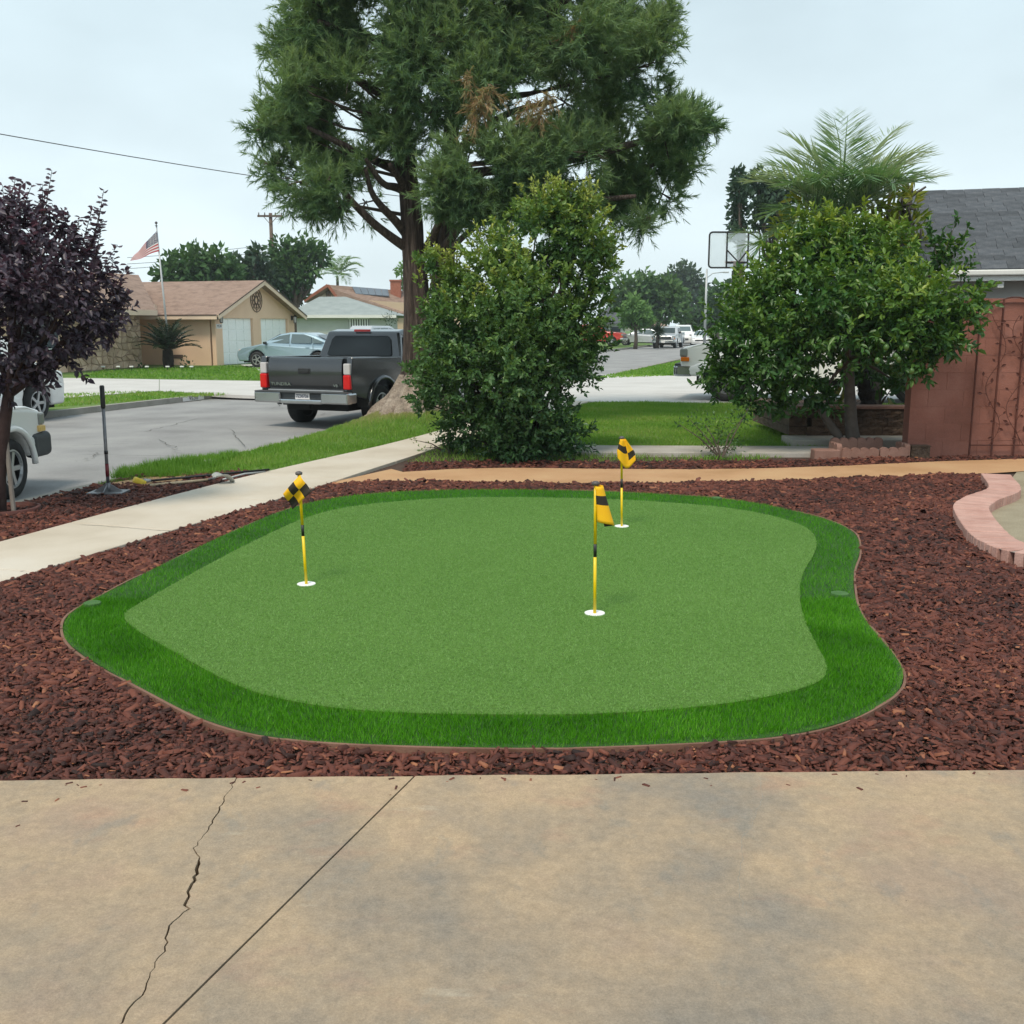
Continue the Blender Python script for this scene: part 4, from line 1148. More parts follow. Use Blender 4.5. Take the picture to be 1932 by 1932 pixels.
for k in range(120):
    c = BC[random.choice([0, 1, 2, 3, 4, 5, 6, 7, 8, 9, 12, 23, 24, 30, 10])]
    p = AT(c[0], c[1], D + c[3]); r = c[2] * D / FPX
    d = Vector((random.gauss(0, .6), random.gauss(0, .5), 1)).normalized()
    a = p + d * r * .75; b = a + d * random.uniform(.18, .34)
    SP.tube([loc(a), loc(b)], [.005, .002], 4)
    for q in range(22):
        t = q / 21; pts.append(np.array(loc(a.lerp(b, t)))); dr.append(RNG.normal(0, .8, 3) + np.array(d) * .9); vv.append(.55 + .4 * t + random.gauss(0, .08))
SP.build('shoots', M['branch'], bt)['kind'] = 'stuff'
foliage('shoot_leaves', np.array(pts), np.array(dr), RNG.uniform(.04, .07, len(pts)), .5, 'leaf4', np.clip(vv, 0, 1), M['bush'], bt)

# --- small shrub right of the bush
def shrub(name, label, cl, D, base, size, mat, vm, dens, tm='leaf4', asp=.5, group=None, stems=True, cat='shrub', zmin=.03):
    rt = empty(name, base); tag(rt, label, cat, group); lb = Vector(rt.location)
    cl = [c if len(c) > 3 else (*c, random.uniform(-.2, .2)) for c in cl]
    if stems:
        m = MB()
        for c in cl:
            p = AT(c[0], c[1], D + c[3]); m.tube([Vector((0, 0, 0)), (p - lb) * .5 + Vector((random.uniform(-.05, .05), 0, .05)), p - lb], [.012, .008, .003], 5)
        m.build('stems', M['branch'], rt)
    P, O, C = clump_pts(cl, D, dens, .4)
    P[:, 2] = np.maximum(P[:, 2], lb.z + zmin)
    foliage('leaves', P - np.array(lb), O + RNG.normal(0, .7, P.shape) + np.array([0, 0, .3]), RNG.uniform(.7, 1.2, len(P)) * size, asp, tm, np.clip(vm + .12 * C + RNG.normal(0, .13, len(P)), 0, 1), mat, rt)
    return rt
shrub('small_shrub', 'small loose shrub between the bush and the lemon tree', [(1360, 820, 40), (1330, 800, 26), (1400, 790, 30), (1380, 840, 28), (1345, 845, 22), (1300, 790, 14), (1415, 765, 22), (1280, 800, 10)], 13.45, W(1362, 868), .05, M['bush'], .3, 2400)
shrub('lime_shrub', 'low twiggy shrub sprawling over the sidewalk beside the tall bush', [(825, 820, 26), (850, 795, 22), (800, 845, 12), (860, 845, 20), (780, 830, 8)], 13.9, W(850, 858), .045, M['bush'], .5, 2000)

# --- purple plum tree
D = 9.25
PC = [(60, 480, 85, 0), (130, 480, 55, .1), (30, 560, 95, -.3), (130, 565, 72, -.2), (185, 590, 44, 0), (218, 565, 20, 0), (60, 640, 85, -.2), (140, 645, 52, 0), (20, 430, 55, 0), (95, 430, 42, 0), (-60, 500, 110, 0), (-70, 620, 110, .1), (95, 690, 26, 0), (25, 715, 34, 0), (178, 520, 30, 0), (205, 625, 18, 0), (90, 560, 80, .7), (20, 520, 90, .8), (-130, 560, 120, .2), (70, 720, 14, 0), (228, 545, 12, 0)]
pt_ = empty('plum_tree', W(-6, 975)); tag(pt_, 'purple-leaved plum tree in the mulched parkway', 'tree')
lb = Vector(pt_.location); loc = lambda p: Vector(p) - lb
m = MB(); m.tube([loc(W(-6, 975)), loc(AT(-3, 900, D)), loc(AT(8, 800, D)), loc(AT(20, 720, D)), loc(AT(30, 620, D))], [.085, .065, .055, .045, .03], 12); m.build('trunk', M['darkbark'], pt_, smooth=True)
m = MB()
for c in PC:
    p = AT(c[0], c[1], D + c[3]); b = AT(20, 745, D)
    m.tube([loc(b), loc(b.lerp(p, .5)) + Vector((0, 0, .03)), loc(p)], [.028, .018, .005], 6)
m.build('branches', M['darkbark'], pt_, smooth=True)
P, A, O, C, T = tufts(PC, D, 430, 12, .24, (0, 0, .5), .4, .9)
g = fbm(P[:, [0, 2]], 5, 1) + .7 * fbm(P[:, [1, 2]], 5, 2); kk = g > -.6; P, A, O, C, T = P[kk], A[kk], O[kk], C[kk], T[kk]
zf = np.clip((P[:, 2] - 1.2) / 1.6, 0, 1)
foliage('crown', P - np.array(lb), A + np.array([0, 0, -.25]), RNG.uniform(.045, .085, len(P)), .6, 'leaf6', np.clip(.2 + .35 * zf + .1 * C + RNG.normal(0, .16, len(P)), 0, 1), M['plum'], pt_, N=O * .4 + np.array([0, 0, .9]), jit=.6)
pts = []; dr = []; vv = []; SP = MB()
for (a, b) in (((75, 440), (98, 322)), ((70, 460), (85, 360)), ((165, 480), (196, 358)), ((150, 480), (175, 390)), ((20, 420), (30, 335)), ((10, 430), (5, 350)), ((50, 430), (48, 380)), ((110, 450), (125, 400)), ((185, 540), (222, 462)), ((205, 580), (240, 500)), ((180, 500), (192, 425)), ((140, 460), (150, 410)), ((200, 600), (245, 548)), ((30, 440), (60, 350)), ((190, 620), (235, 590))):
    for s in range(2):
        A0 = AT(a[0] + random.uniform(-8, 8), a[1], D); B0 = AT(b[0] + (random.uniform(-22, 22) if s else 0), b[1] + (25 if s else 0), D); mid = A0.lerp(B0, .5) + Vector((random.uniform(-.03, .03), random.uniform(-.05, .05), 0))
        sh = MB(); sh.tube([loc(A0), loc(mid), loc(B0)], [.006, .004, .002], 5); sh.build('shoot', M['darkbark'], pt_)
        for k in range(26):
            t = k / 25; q = A0.lerp(mid, t * 2) if t < .5 else mid.lerp(B0, t * 2 - 1)
            pts.append(np.array(loc(q))); th = k * 2.4; dr.append(np.array([math.cos(th), math.sin(th), .15]) + RNG.normal(0, .2, 3)); vv.append(.35 + .3 * t + random.gauss(0, .1))
foliage('shoot_leaves', np.array(pts), np.array(dr), RNG.uniform(.04, .07, len(pts)), .55, 'leaf6', np.clip(vv, 0, 1), M['plum'], pt_)
p = W(27, 972)
m = MB(); m.tube([(0, 0, -.05), (-.02, 0, 1.0)], .022, 8); o = m.build('tree_stake', M['stake'], None, loc=p); tag(o, 'weathered grey stake beside the plum trunk', 'stake')
p = W(12, 968, 0); m = MB(); m.lathe([(.29, -.02), (.30, .055), (.27, .06), (.262, -.01)], 30); 
m.f = m.f[:-2]; m.m = m.m[:-2]
o = m.build('tree_ring', M['ringplastic'], None, smooth=True, loc=p); tag(o, 'low red brown edging ring around the plum trunk', 'ring')

# --- big cedar
D = 18.4
ct = empty('cedar_tree', W(775, 797)); tag(ct, 'huge old cedar with twin trunks and flared grey roots', 'tree')
lb = Vector(ct.location); loc = lambda p: Vector(p) - lb
def trunk(cl, widths, D, name, mat, lobes, seed, flare=0):
    pts = resample([AT(x, y, D) for x, y in cl], .09); n = 44; m = MB(); V = []
    zs = [AT(x, y, D).z for x, y in cl]
    rads = [w / 2 * D / FPX for w in widths]
    rr = random.Random(seed); ph = [rr.uniform(0, 6.28) for _ in range(8)]
    for p in pts:
        r = float(np.interp(p.z, zs, rads))
        fl = max(0, (1.15 - p.z)) if flare else 0
        for k in range(n):
            th = 2 * math.pi * k / n
            q = r * (1 + .09 * math.sin(9 * th + ph[0] + 1.2 * math.sin(p.z * 1.4)) + .07 * math.sin(17 * th + ph[1] + 2 * math.sin(p.z * 2.1)) + .03 * math.sin(23 * th + 3 * p.z))
            if fl: q *= 1 + fl * (.20 * math.sin(3 * th + ph[2]) + .16 * math.sin(5 * th + ph[3] + 2 * p.z) + .10 * math.sin(11 * th + 6 * p.z) + .06 * math.sin(19 * th - 9 * p.z))
            V.append((loc(p).x + q * math.cos(th), loc(p).y + q * math.sin(th), loc(p).z))
    Fs = [(i * n + k, i * n + (k + 1) % n, (i + 1) * n + (k + 1) % n, (i + 1) * n + k) for i in range(len(pts) - 1) for k in range(n)]
    m.add(V, Fs); return m.build(name, mat, ct, smooth=True)
trunk([(768, 815), (770, 790), (774, 765), (780, 742), (786, 706)], [160, 146, 120, 90, 63], D, 'root_flare', M['root'], 0, 2, 1)
trunk([(786, 718), (787, 690), (787, 600), (781, 490), (776, 420), (768, 320), (755, 200), (748, 100), (745, -40), (742, -160)], [61, 52, 46, 38, 36, 32, 26, 22, 17, 10], D, 'trunk', M['bark'], 0, 3)
trunk([(815, 720), (832, 600), (838, 500), (840, 420), (846, 330), (852, 240), (858, 120), (865, -40), (868, -140)], [44, 40, 36, 32, 29, 26, 20, 14, 8], D + .5, 'trunk', M['bark'], 0, 4)
CC = [(610, 20, 72), (545, 90, 46), (600, 110, 58), (560, 165, 52), (620, 190, 58), (502, 242, 34), (550, 250, 50), (600, 275, 48), (520, 312, 40), (565, 345, 55), (622, 352, 42), (655, 320, 40), (690, 385, 26), (640, 395, 26), (590, 385, 30), (680, 60, 62), (660, 145, 54), (695, 225, 36), (700, 310, 34), (640, 60, 60), (580, 60, 50), (540, 200, 46), (585, 225, 40),
      (765, 60, 56, -1.2), (800, 120, 76, -1.3), (870, 90, 74, -1.2), (890, 165, 66, -1.4), (765, 175, 52, -.9), (820, 215, 40, -1), (945, 60, 74, -1), (965, 135, 62, -1.2), (905, 10, 74, -1), (820, 20, 70, -.8), (730, 250, 40, -.6), (760, 270, 36, -.8),
      (835, 350, 52, -1.6), (880, 315, 62, -1.7), (950, 300, 66, -1.6), (905, 385, 50, -1.5), (1000, 330, 66, -1.4), (960, 385, 52, -1.2), (1050, 295, 62, -1.3), (1085, 350, 56, -1), (1040, 385, 52, -1), (1000, 265, 44, -1.2), (850, 405, 36, -1.2), (1110, 290, 50, -.9),
      (1100, 60, 82), (1185, 30, 80), (1232, 80, 46), (1205, 130, 60), (1130, 140, 62), (1055, 110, 58), (1235, 185, 40), (1150, 215, 46), (1065, 195, 48), (1085, 255, 46), (1165, 290, 54), (1250, 255, 48), (1300, 232, 44), (1335, 240, 24), (1240, 310, 54), (1285, 295, 40), (1200, 355, 54), (1250, 368, 42), (1160, 385, 42), (1212, 420, 26), (1255, 30, 32), (1020, 40, 66), (1275, 225, 40),
      (560, -60, 70), (650, -70, 90), (760, -80, 90), (880, -90, 100), (1000, -80, 100), (1120, -70, 90), (1210, -60, 70), (700, -200, 90), (850, -220, 110), (1000, -210, 100), (1100, -180, 80), (850, -330, 80), (930, -300, 80)]
CC = [c if len(c) > 3 else (*c, random.uniform(-1.3, 1.3)) for c in CC]
m = MB()
BR = [[(768, 468), (738, 448), (700, 418), (655, 372), (640, 350), (600, 340)], [(766, 440), (748, 418), (722, 392), (700, 365), (690, 320)], [(768, 362), (745, 352), (722, 350), (690, 300)], [(768, 360), (752, 335), (735, 310)],
      [(838, 470), (858, 440), (880, 410), (930, 380), (1000, 340)], [(820, 540), (840, 495), (862, 455), (910, 420)], [(805, 470), (818, 445), (832, 410), (835, 370)], [(850, 300), (900, 250), (960, 210), (1050, 190)], [(853, 240), (880, 200), (905, 150)], [(768, 330), (700, 300), (640, 270), (580, 240)], [(755, 200), (690, 160), (620, 120)], [(748, 100), (680, 60), (600, 40)],
      [(858, 180), (950, 130), (1060, 80), (1160, 40)], [(850, 330), (950, 320), (1100, 300), (1230, 260), (1310, 235)], [(848, 380), (980, 390), (1100, 380), (1200, 370)], [(860, 100), (980, 60), (1100, -20)], [(745, 0), (760, -40), (700, -120)]]
for b in BR:
    k = len(b); q = smooth_open([loc(AT(x, y, D - .9 * i / (k - 1))) for i, (x, y) in enumerate(b)], 2)
    m.tube(q, list(np.interp(np.linspace(0, 1, len(q)), [0, 1], [.095, .03])), 9)
m.build('branches', M['bark'], ct, smooth=True)
tw = MB()
for c in CC:
    p = AT(c[0], c[1], D + c[3]); r = c[2] * D / FPX
    for k in range(3):
        d = Vector((random.gauss(0, 1), random.gauss(0, 1), random.gauss(-.1, .6))).normalized()
        q = p + d * r * .9; tw.tube([loc(p - d * .2), loc(p.lerp(q, .5)) + Vector((0, 0, .04)), loc(q)], [.016, .01, .003], 5)
    if c[2] > 45:
        tx_ = AT(850 if c[0] > 810 else 760, min(c[1] + 60, 430), D); tw.tube([loc(tx_), loc(tx_.lerp(p, .5)) + Vector((0, 0, -.1)), loc(p)], [.035, .025, .012], 5)
tw.build('twigs', M['branch'], ct)
P, A, O, C, T = tufts(CC, D, 960, 36, .30, (0, -.1, .25), .45, .5, .55)
g = fbm(P[:, [0, 2]], 2.2, 1) + .7 * fbm(P[:, [1, 2]], 2.6, 2); kk = g > -.5; P, A, O, C, T = P[kk], A[kk], O[kk], C[kk], T[kk]
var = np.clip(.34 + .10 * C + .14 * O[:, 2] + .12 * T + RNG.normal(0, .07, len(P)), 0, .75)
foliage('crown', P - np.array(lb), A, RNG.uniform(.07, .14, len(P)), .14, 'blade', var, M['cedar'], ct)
# hanging tips under the clumps
P2, A2, O2, C2, T2 = tufts([(c[0], c[1] + c[2] * .7, c[2] * .55, c[3]) for c in CC if c[1] > 270], D, 130, 30, .42, (0, 0, -1.6), .3, .4)
foliage('hanging_sprays', P2 - np.array(lb), A2, RNG.uniform(.07, .14, len(P2)), .13, 'blade', np.clip(.3 + .1 * C2 + RNG.normal(0, .08, len(P2)), 0, .7), M['cedar'], ct)
DC = [(905, 200, 26, -2.0), (918, 182, 20, -2.0), (897, 228, 18, -2.0), (880, 150, 14, -2.0), (1000, 200, 22, -1.8), (1030, 185, 18, -1.8), (1015, 230, 18, -1.7), (1080, 60, 13, -1.5)]
P3, A3, O3, C3, T3 = tufts(DC, D, 420, 34, .36, (0, 0, -1.4), .2, .4)
foliage('dead_sprays', P3 - np.array(lb), A3, RNG.uniform(.06, .13, len(P3)), .14, 'blade', np.clip(.93 + RNG.normal(0, .06, len(P3)), .8, 1), M['cedar'], ct)

# --- palm behind the lemon
def frond(m_leaf, m_stem, base, az, el, L, droop, nl=34, ll=.5, wd_=.032, vm=.4, mat=None, parent=None, name='frond'):
    pts = []; p = Vector(base); d0 = el
    for k in range(15):
        t = k / 14; e = el - droop * t * t
        pts.append(p.copy()); p = p + Vector((math.cos(az) * math.cos(e), math.sin(az) * math.cos(e), math.sin(e))) * (L / 14)
    ms = MB(); ms.tube(pts, [.022 * (1 - .85 * k / 14) for k in range(15)], 5)
    P = []; A = []; S = []
    for k in range(nl):
        t = .16 + .84 * k / (nl - 1); f = t * 14; i = min(13, int(f)); q = pts[i].lerp(pts[i + 1], f - i); tg = (pts[i + 1] - pts[i]).normalized()
        sd = tg.cross(Vector((0, 0, 1))); sd = sd.normalized() if sd.length > .01 else Vector((1, 0, 0)); up = sd.cross(tg)
        for s in (-1, 1):
            a = tg * (.42 + .6 * t) + sd * s * 1.0 + up * .3 + Vector((random.uniform(-.12, .12), random.uniform(-.12, .12), -.22 + random.uniform(-.22, .22)))
            P.append(np.array(q)); A.append(np.array(a)); S.append(ll * (math.sin(math.pi * min(1, .12 + .8 * t)) * .8 + .25))
    V, Fc, kk = scatter(np.array(P), np.array(A), np.array(S), wd_ / ll * 2, 'leaf4', np.tile([0, 0, 1.], (len(P), 1)), .2, wd_ / ll * 3)
    me = fastmesh(name, V, Fc, np.clip(np.repeat(vm + RNG.normal(0, .1, len(P)), kk), 0, 1), mat)
    o = link(name, me, parent); s_ = ms.build('rachis', M['branch'] if m_stem is None else m_stem, o); return o
D = 16.6
pm_ = empty('palm_tree', W(1640, 790)); tag(pm_, 'feathery palm with dark hairy leaning trunk behind the lemon tree', 'palm')
lb = Vector(pm_.location)
m = MB(); cl = resample([AT(1642, 792, 15.7), AT(1632, 720, 15.8), AT(1615, 660, 16.0), AT(1600, 600, 16.3), AT(1590, 480, D), AT(1588, 425, D)], .06)
m.tube([p - lb for p in cl], [.12 + .018 * ((i * 7) % 5 - 2) / 2 - .00025 * i for i in range(len(cl))], 12); m.build('trunk', M['palmbark'], pm_)
P = []; 
for p in cl[:len(cl) // 2 + 3]:
    for k in range(26):
        th = random.uniform(0, 6.28); P.append(np.array(p - lb) + np.array([.11 * math.cos(th), .11 * math.sin(th), 0]))
P = np.array(P); foliage('trunk_fibre', P, RNG.normal(0, .6, P.shape) + np.array([0, 0, -.6]), .09, .1, 'blade', np.full(len(P), .05), leafmat('trunk_fibre', [(.012, .009, .007), (.03, .02, .015)], 0), pm_)
hub = AT(1585, 425, D) - lb
sk = pm('palm_rachis', [(.10, .16, .06), (.15, .2, .1)], 5, .6)
for az, el, L, dr, vm in ((100, 88, 2.1, .7, .55), (150, 72, 2.0, .8, .75), (20, 70, 2.2, .8, .85), (40, 55, 2.3, 1.0, .9), (10, 38, 2.15, .75, .95), (170, 55, 1.9, 1.0, .5), (185, 42, 1.9, .75, .7), (210, 48, 1.7, 1.5, .3), (235, 60, 1.6, 1.9, .25), (270, 62, 1.7, 2.1, .2), (300, 60, 1.6, 2.1, .25), (330, 55, 1.8, 1.6, .45), (345, 62, 2.0, 1.2, .8), (60, 60, 2.0, .9, .8), (130, 50, 2.0, 1.0, .6), (195, 25, 1.6, 1.2, .3), (255, 75, 1.7, 1.2, .3), (80, 75, 2.1, .8, .7), (215, 20, 1.5, 1.6, .25), (180, 5, 1.7, 1.3, .3), (110, 65, 2.0, .9, .8), (55, 40, 2.1, .9, .85), (5, 55, 2.1, 1.0, .8), (160, 40, 2.0, .8, .8), (140, 62, 2.0, .9, .75), (320, 45, 1.7, 1.2, .4), (70, 85, 2.2, .7, .7), (25, 50, 2.2, .9, .9)):
    frond(None, sk, hub, math.radians(az), math.radians(el), L * .84, dr, 38, .62, .016, vm, M['palm'], pm_)  # vm: upper fronds paler, sky glare painted into leaf colour; lower ones green
# one low frond hanging by the hoop
h2 = AT(1450, 470, 17.2) - lb
for az, el, L, dr in ((190, 45, .8, 2.0), (205, 20, .65, 1.8)):
    frond(None, sk, h2, math.radians(az), math.radians(el), L, dr, 20, .3, .008, .35, M['palm'], pm_)
# plumeria
D = 17.8
plc = [(1500, 420, 34), (1520, 375, 26), (1480, 430, 22), (1660, 390, 40), (1700, 390, 32), (1720, 420, 30), (1690, 440, 36), (1650, 440, 40), (1735, 460, 26), (1680, 355, 24), (1560, 420, 30), (1720, 370, 16)]
plt_ = empty('plumeria_tree', W(1660, 760)); plt_.location = (AT(1660, 600, D).x, D, 0); tag(plt_, 'branching tree with yellow-green leaves behind the palm', 'tree'); lb = Vector(plt_.location)
m = MB(); m.tube([(0, 0, 0), (0, 0, 1.4), (.05, 0, 2.3)], [.12, .1, .08], 9)
m.build('trunk', M['palebark'], plt_, smooth=True)
m = MB()
for c in plc:
    p = AT(c[0], c[1], D) - lb; m.tube([(.05, 0, 2.2), (p * .6) + Vector((0, 0, .9)), p], [.06, .04, .025], 6)
    for k in range(4): m.tube([p, p + Vector((random.uniform(-.25, .25), random.uniform(-.25, .25), random.uniform(-.1, .25)))], [.025, .018], 5)
m.build('branches', M['palebark'], plt_, smooth=True)
P, O, C = clump_pts(plc, D, 700, .5, .3)
foliage('crown', P - np.array(lb), O + RNG.normal(0, .5, P.shape) + np.array([0, 0, .3]), RNG.uniform(.16, .26, len(P)), .3, 'leaf6', np.clip(.5 + .15 * C + RNG.normal(0, .16, len(P)), 0, 1), M['plumeria'], plt_)
# broad leaf plants in the planter
for (cl, lab) in (([(1660, 690, 26), (1690, 720, 22), (1675, 745, 18), (1650, 720, 18)], 'broad-leaved plant with pale blotched leaves in the planter by the wall'), ([(1560, 740, 20), (1590, 720, 18), (1570, 765, 14)], 'yellowing broad-leaved plant in the planter behind the forked trunk')):
    shrub('broadleaf_plant', lab, [(a, b, c, 0) for a, b, c in cl], 15.9, (AT(cl[0][0], 768, 15.9).x, 15.9, ph_ - .03), .2, M['bigleaf'], .35 if cl[0][0] > 1600 else .75, 420, 'leaf6', .62, None, True, 'plant', .0)

# ------------------------------------------------------------------ vehicles (x forward, y left, origin on the road)
def wheel(root, x, y, r, w, rim, spokes=5):
    s = 1 if y > 0 else -1
    R = Matrix.Rotation(-s * math.pi / 2, 3, 'X')
    m = MB(); m.lathe([(r * .64, -w / 2), (r * .8, -w / 2 - .004), (r * .95, -w / 2 + .02), (r, -w / 4), (r, w / 4), (r * .95, w / 2 - .02), (r * .8, w / 2 + .004), (r * .64, w / 2), (r * .6, w / 4), (r * .6, -w / 4), (r * .64, -w / 2)], 28, (0, 0, 0), R)
    m.f = m.f[:-2]; m.m = m.m[:-2]
    t = m.build('wheel', M['tyre'], root, smooth=True, loc=(x, y, r))
    m = MB(); m.lathe([(r * .6, -w * .4), (r * .6, w * .1), (r * .3, w * .06), (r * .05, w * .06)], 24, (0, 0, 0), R); m.build('hub_well', M['under'], t)
    m = MB(); m.lathe([(r * .63, w * .36), (r * .645, w * .47), (r * .58, w * .48), (r * .55, w * .36)], 28, (0, 0, 0), R); m.f = m.f[:-2]; m.m = m.m[:-2]
    m.lathe([(r * .17, w * .2), (r * .15, w * .42), (r * .03, w * .43)], 14, (0, 0, 0), R)
    for k in range(spokes):
        a = 2 * math.pi * k / spokes
        Rk = R @ Matrix.Rotation(a, 3, 'Z')
        m.box(Rk @ Vector((r * .36, 0, w * .36)), (r * .46, r * .15, w * .12), R=Rk)
    m.build('rim', M[rim], t)
def arch(cx, r, z0, n=10, a0=0):
    zc = .40
    a = math.asin(max(-1, min(1, (z0 - zc) / r)))
    return [(cx + r * math.cos(t), zc + r * math.sin(t)) for t in np.linspace(math.pi - a, a, n)]
def extrude_profile(prof, wf, mi=0):
    """closed xz profile -> solid; wf(x,z) gives half width"""
    m = MB(); n = len(prof)
    V = [(x, wf(x, z), z) for x, z in prof] + [(x, -wf(x, z), z) for x, z in prof]
    ar = sum(prof[i][0] * prof[(i + 1) % n][1] - prof[(i + 1) % n][0] * prof[i][1] for i in range(n))
    L = tuple(range(n)); Rr = tuple(range(2 * n - 1, n - 1, -1))
    Fs = [L[::-1], Rr[::-1]] if ar > 0 else [L, Rr]
    for i in range(n):
        j = (i + 1) % n; q = (i, j, n + j, n + i); Fs.append(q if ar > 0 else q[::-1])
    m.add(V, Fs, mi); return m
def pickup(loc, head, paint, label, s=1.0, bumper_r='chrome', bumper_f='chrome', cap_f=None, group=None, glass='glass', letters=False, amber_side=True, grille='black', name='pickup_truck', rim='alloy'):
    root = empty(name, loc, math.pi / 2 - head, label, 'pickup', group)
    root.scale = (s, s, s)
    PT = M[paint]; r = .395
    ra, fa = -1.72, 1.82
    # bed
    side = [(-2.80, .66)] + arch(ra, .50, .52) + [(-.98, .46), (-.98, 1.30), (-2.78, 1.33), (-2.84, 1.0)]
    bed = MB()
    for sg in (1, -1):
        n = len(side); V = [(x, sg * .985, z) for x, z in side] + [(x, sg * .86, z) for x, z in side]
        Fs = [tuple(range(n)) if sg < 0 else tuple(range(n - 1, -1, -1)), tuple(range(2 * n - 1, n - 1, -1)) if sg < 0 else tuple(range(n, 2 * n))]
        for i in range(n):
            j = (i + 1) % n; Fs.append((i, n + i, n + j, j) if sg < 0 else (i, j, n + j, n + i))
        bed.add(V, Fs)
    bed.box((-1.9, 0, .72), (1.8, 1.74, .06)); bed.box((-1.0, 0, 1.0), (.05, 1.74, .52))
    bed.build('bed', PT, root, bevel=.02)
    for sg in (1, -1):   # flared arch lips
        pts = [(x, sg * 1.0, z) for x, z in arch(ra, .53, .40, 14)]
        m = MB(); m.tube(pts, .045, 8); m.build('wheel_arch', PT, root, smooth=True)
        pts = [(x, sg * .985, z) for x, z in arch(fa, .51, .40, 14)]
        m = MB(); m.tube(pts, .04, 8); m.build('wheel_arch', PT, root, smooth=True)
    tg = MB(); lv = [(.70, -2.80), (.78, -2.835), (.92, -2.852), (1.06, -2.858), (1.18, -2.85), (1.27, -2.832), (1.315, -2.80), (1.32, -2.76)]
    ny = 9; V = [(x + .012 * (2 * k / (ny - 1) - 1) ** 2, .79 * (2 * k / (ny - 1) - 1), z) for z, x in lv for k in range(ny)]
    tg.add(V, [(r_ * ny + k, (r_ + 1) * ny + k, (r_ + 1) * ny + k + 1, r_ * ny + k + 1) for r_ in range(len(lv) - 1) for k in range(ny - 1)])
    tgo = tg.build('tailgate', PT, root, smooth=True)
    m = MB(); m.box((-2.78, 0, 1.0), (.05, 1.6, .6)); m.build('inner_panel', PT, tgo)
    m = MB(); m.box((-2.83, 0, .715), (.05, 1.62, .04)); m.build('lower_trim', M['alloy'], tgo, bevel=.01)
    m = MB(); m.box((-2.862, 0, 1.07), (.015, .26, .1)); m.box((-2.874, 0, 1.06), (.02, .2, .045)); m.build('handle', M['black'], tgo, bevel=.008)
    if letters:
        Rt = (math.pi / 2, 0, -math.pi / 2)
        link('lettering', text_mesh('TUNDRA', .085, M['chrome'], .003, 1.25), tgo, (-2.858, .52, .83), Rt)
        link('lettering', text_mesh('V8', .07, M['chrome'], .003, 1.2), tgo, (-2.858, -.66, .82), Rt)
    for sg in (1, -1):
        m = MB(); m.box((-2.815, sg * .90, .885), (.11, .15, .26), mi=0); t = m.build('taillight', M['redlens'], root, bevel=.02)
        m = MB(); m.box((-2.812, sg * .90, 1.12), (.10, .14, .2)); m.build('clear_lens', M['clearlens'], t, bevel=.02)
    # rear bumper
    m = MB()
    for sg in (1, -1):
        m.box((-2.93, sg * .72, .60), (.18, .58, .21)); m.box((-2.85, sg * .985, .60), (.3, .06, .19))
    m.box((-2.93, 0, .53), (.18, .9, .09)); bo_ = m.build('rear_bumper', M[bumper_r], root, bevel=.03)
    m = MB(); m.box((-2.93, 0, .70), (.2, 1.98, .03)); m.box((-2.90, 0, .62), (.12, .86, .12)); m.build('bumper_step', M['plastic'], bo_, bevel=.01)
    m = MB(); m.box((-2.967, -.02, .635), (.012, .31, .155)); pl = m.build('licence_plate', M['whitecloth'], root, bevel=.004)
    if letters: link('lettering', text_mesh('7Z30726', .085, M['bluecloth'], .002, .85), pl, (-2.9755, -.02, .625), (math.pi / 2, 0, -math.pi / 2))
    # cab and nose
    prof = [(-.96, .46)] + [(1.2, .44)] + arch(fa, .48, .5) + [(2.62, .5), (2.74, .6), (2.78, .95), (2.70, 1.08), (2.3, 1.16), (1.42, 1.22), (.82, 1.74), (.55, 1.80), (-.5, 1.815), (-.78, 1.77), (-.95, 1.24)]
    def wf(x, z):
        w = .975 if z < 1.25 else .975 - (z - 1.25) / .63 * .19
        if x > 2.2: w -= (x - 2.2) * .14
        return w
    cab = extrude_profile(prof, wf).build('cab', PT, root, bevel=.05, seg=3)
    # glass
    def pane(name, pts, mat=glass): 
        m = MB(); k = len(pts); m.add(pts, [tuple(range(k))]); m.add(pts, [tuple(range(k - 1, -1, -1))]); return m.build(name, M[mat], cab)
    xr = lambda z: -.972 + (z - 1.24) * (.17 / .53)
    pane('rear_window', [(xr(1.30), -.70, 1.30), (xr(1.33), -.74, 1.33), (xr(1.62), -.67, 1.62), (xr(1.69), -.60, 1.69), (xr(1.69), .60, 1.69), (xr(1.62), .67, 1.62), (xr(1.33), .74, 1.33), (xr(1.30), .70, 1.30)])
    m = MB(); m.box((xr(1.275) - .004, 0, 1.275), (.012, 1.46, .03)); m.build('window_trim', M['chrome'], cab)
    sy = lambda z: .98 - (z - 1.25) / .63 * .19 + .006
    for sg in (1, -1):
        for q in ([(-.72, 1.29), (-.66, 1.67), (.02, 1.70), (.02, 1.29)], [(.1, 1.29), (.1, 1.70), (.52, 1.69), (.72, 1.63), (1.12, 1.29)]):
            pts = [(x, sg * sy(z), z) for x, z in q]; pane('side_window', pts if sg < 0 else pts[::-1])
        for xs_, zs_, hs_ in ((.06, .85, .78), (-.86, .9, .7)):
            m = MB(); m.box((xs_, sg * .982, zs_), (.012, .012, hs_)); m.build('door_seam', M['under'], cab)
        for x in (-.25, .65):
            m = MB(); m.box((x - .35 * 0, sg * .99, 1.12), (.2, .03, .035)); m.build('door_handle', PT, cab, bevel=.008)
        m = MB(); m.box((1.02, sg * 1.1, 1.32), (.1, .2, .16)); m.build('mirror', M['black'], cab, bevel=.03)
        m = MB(); m.box((2.69, sg * .80, .965), (.16, .27, .17)); hl = m.build('headlight', M['greylens'], root, bevel=.03)
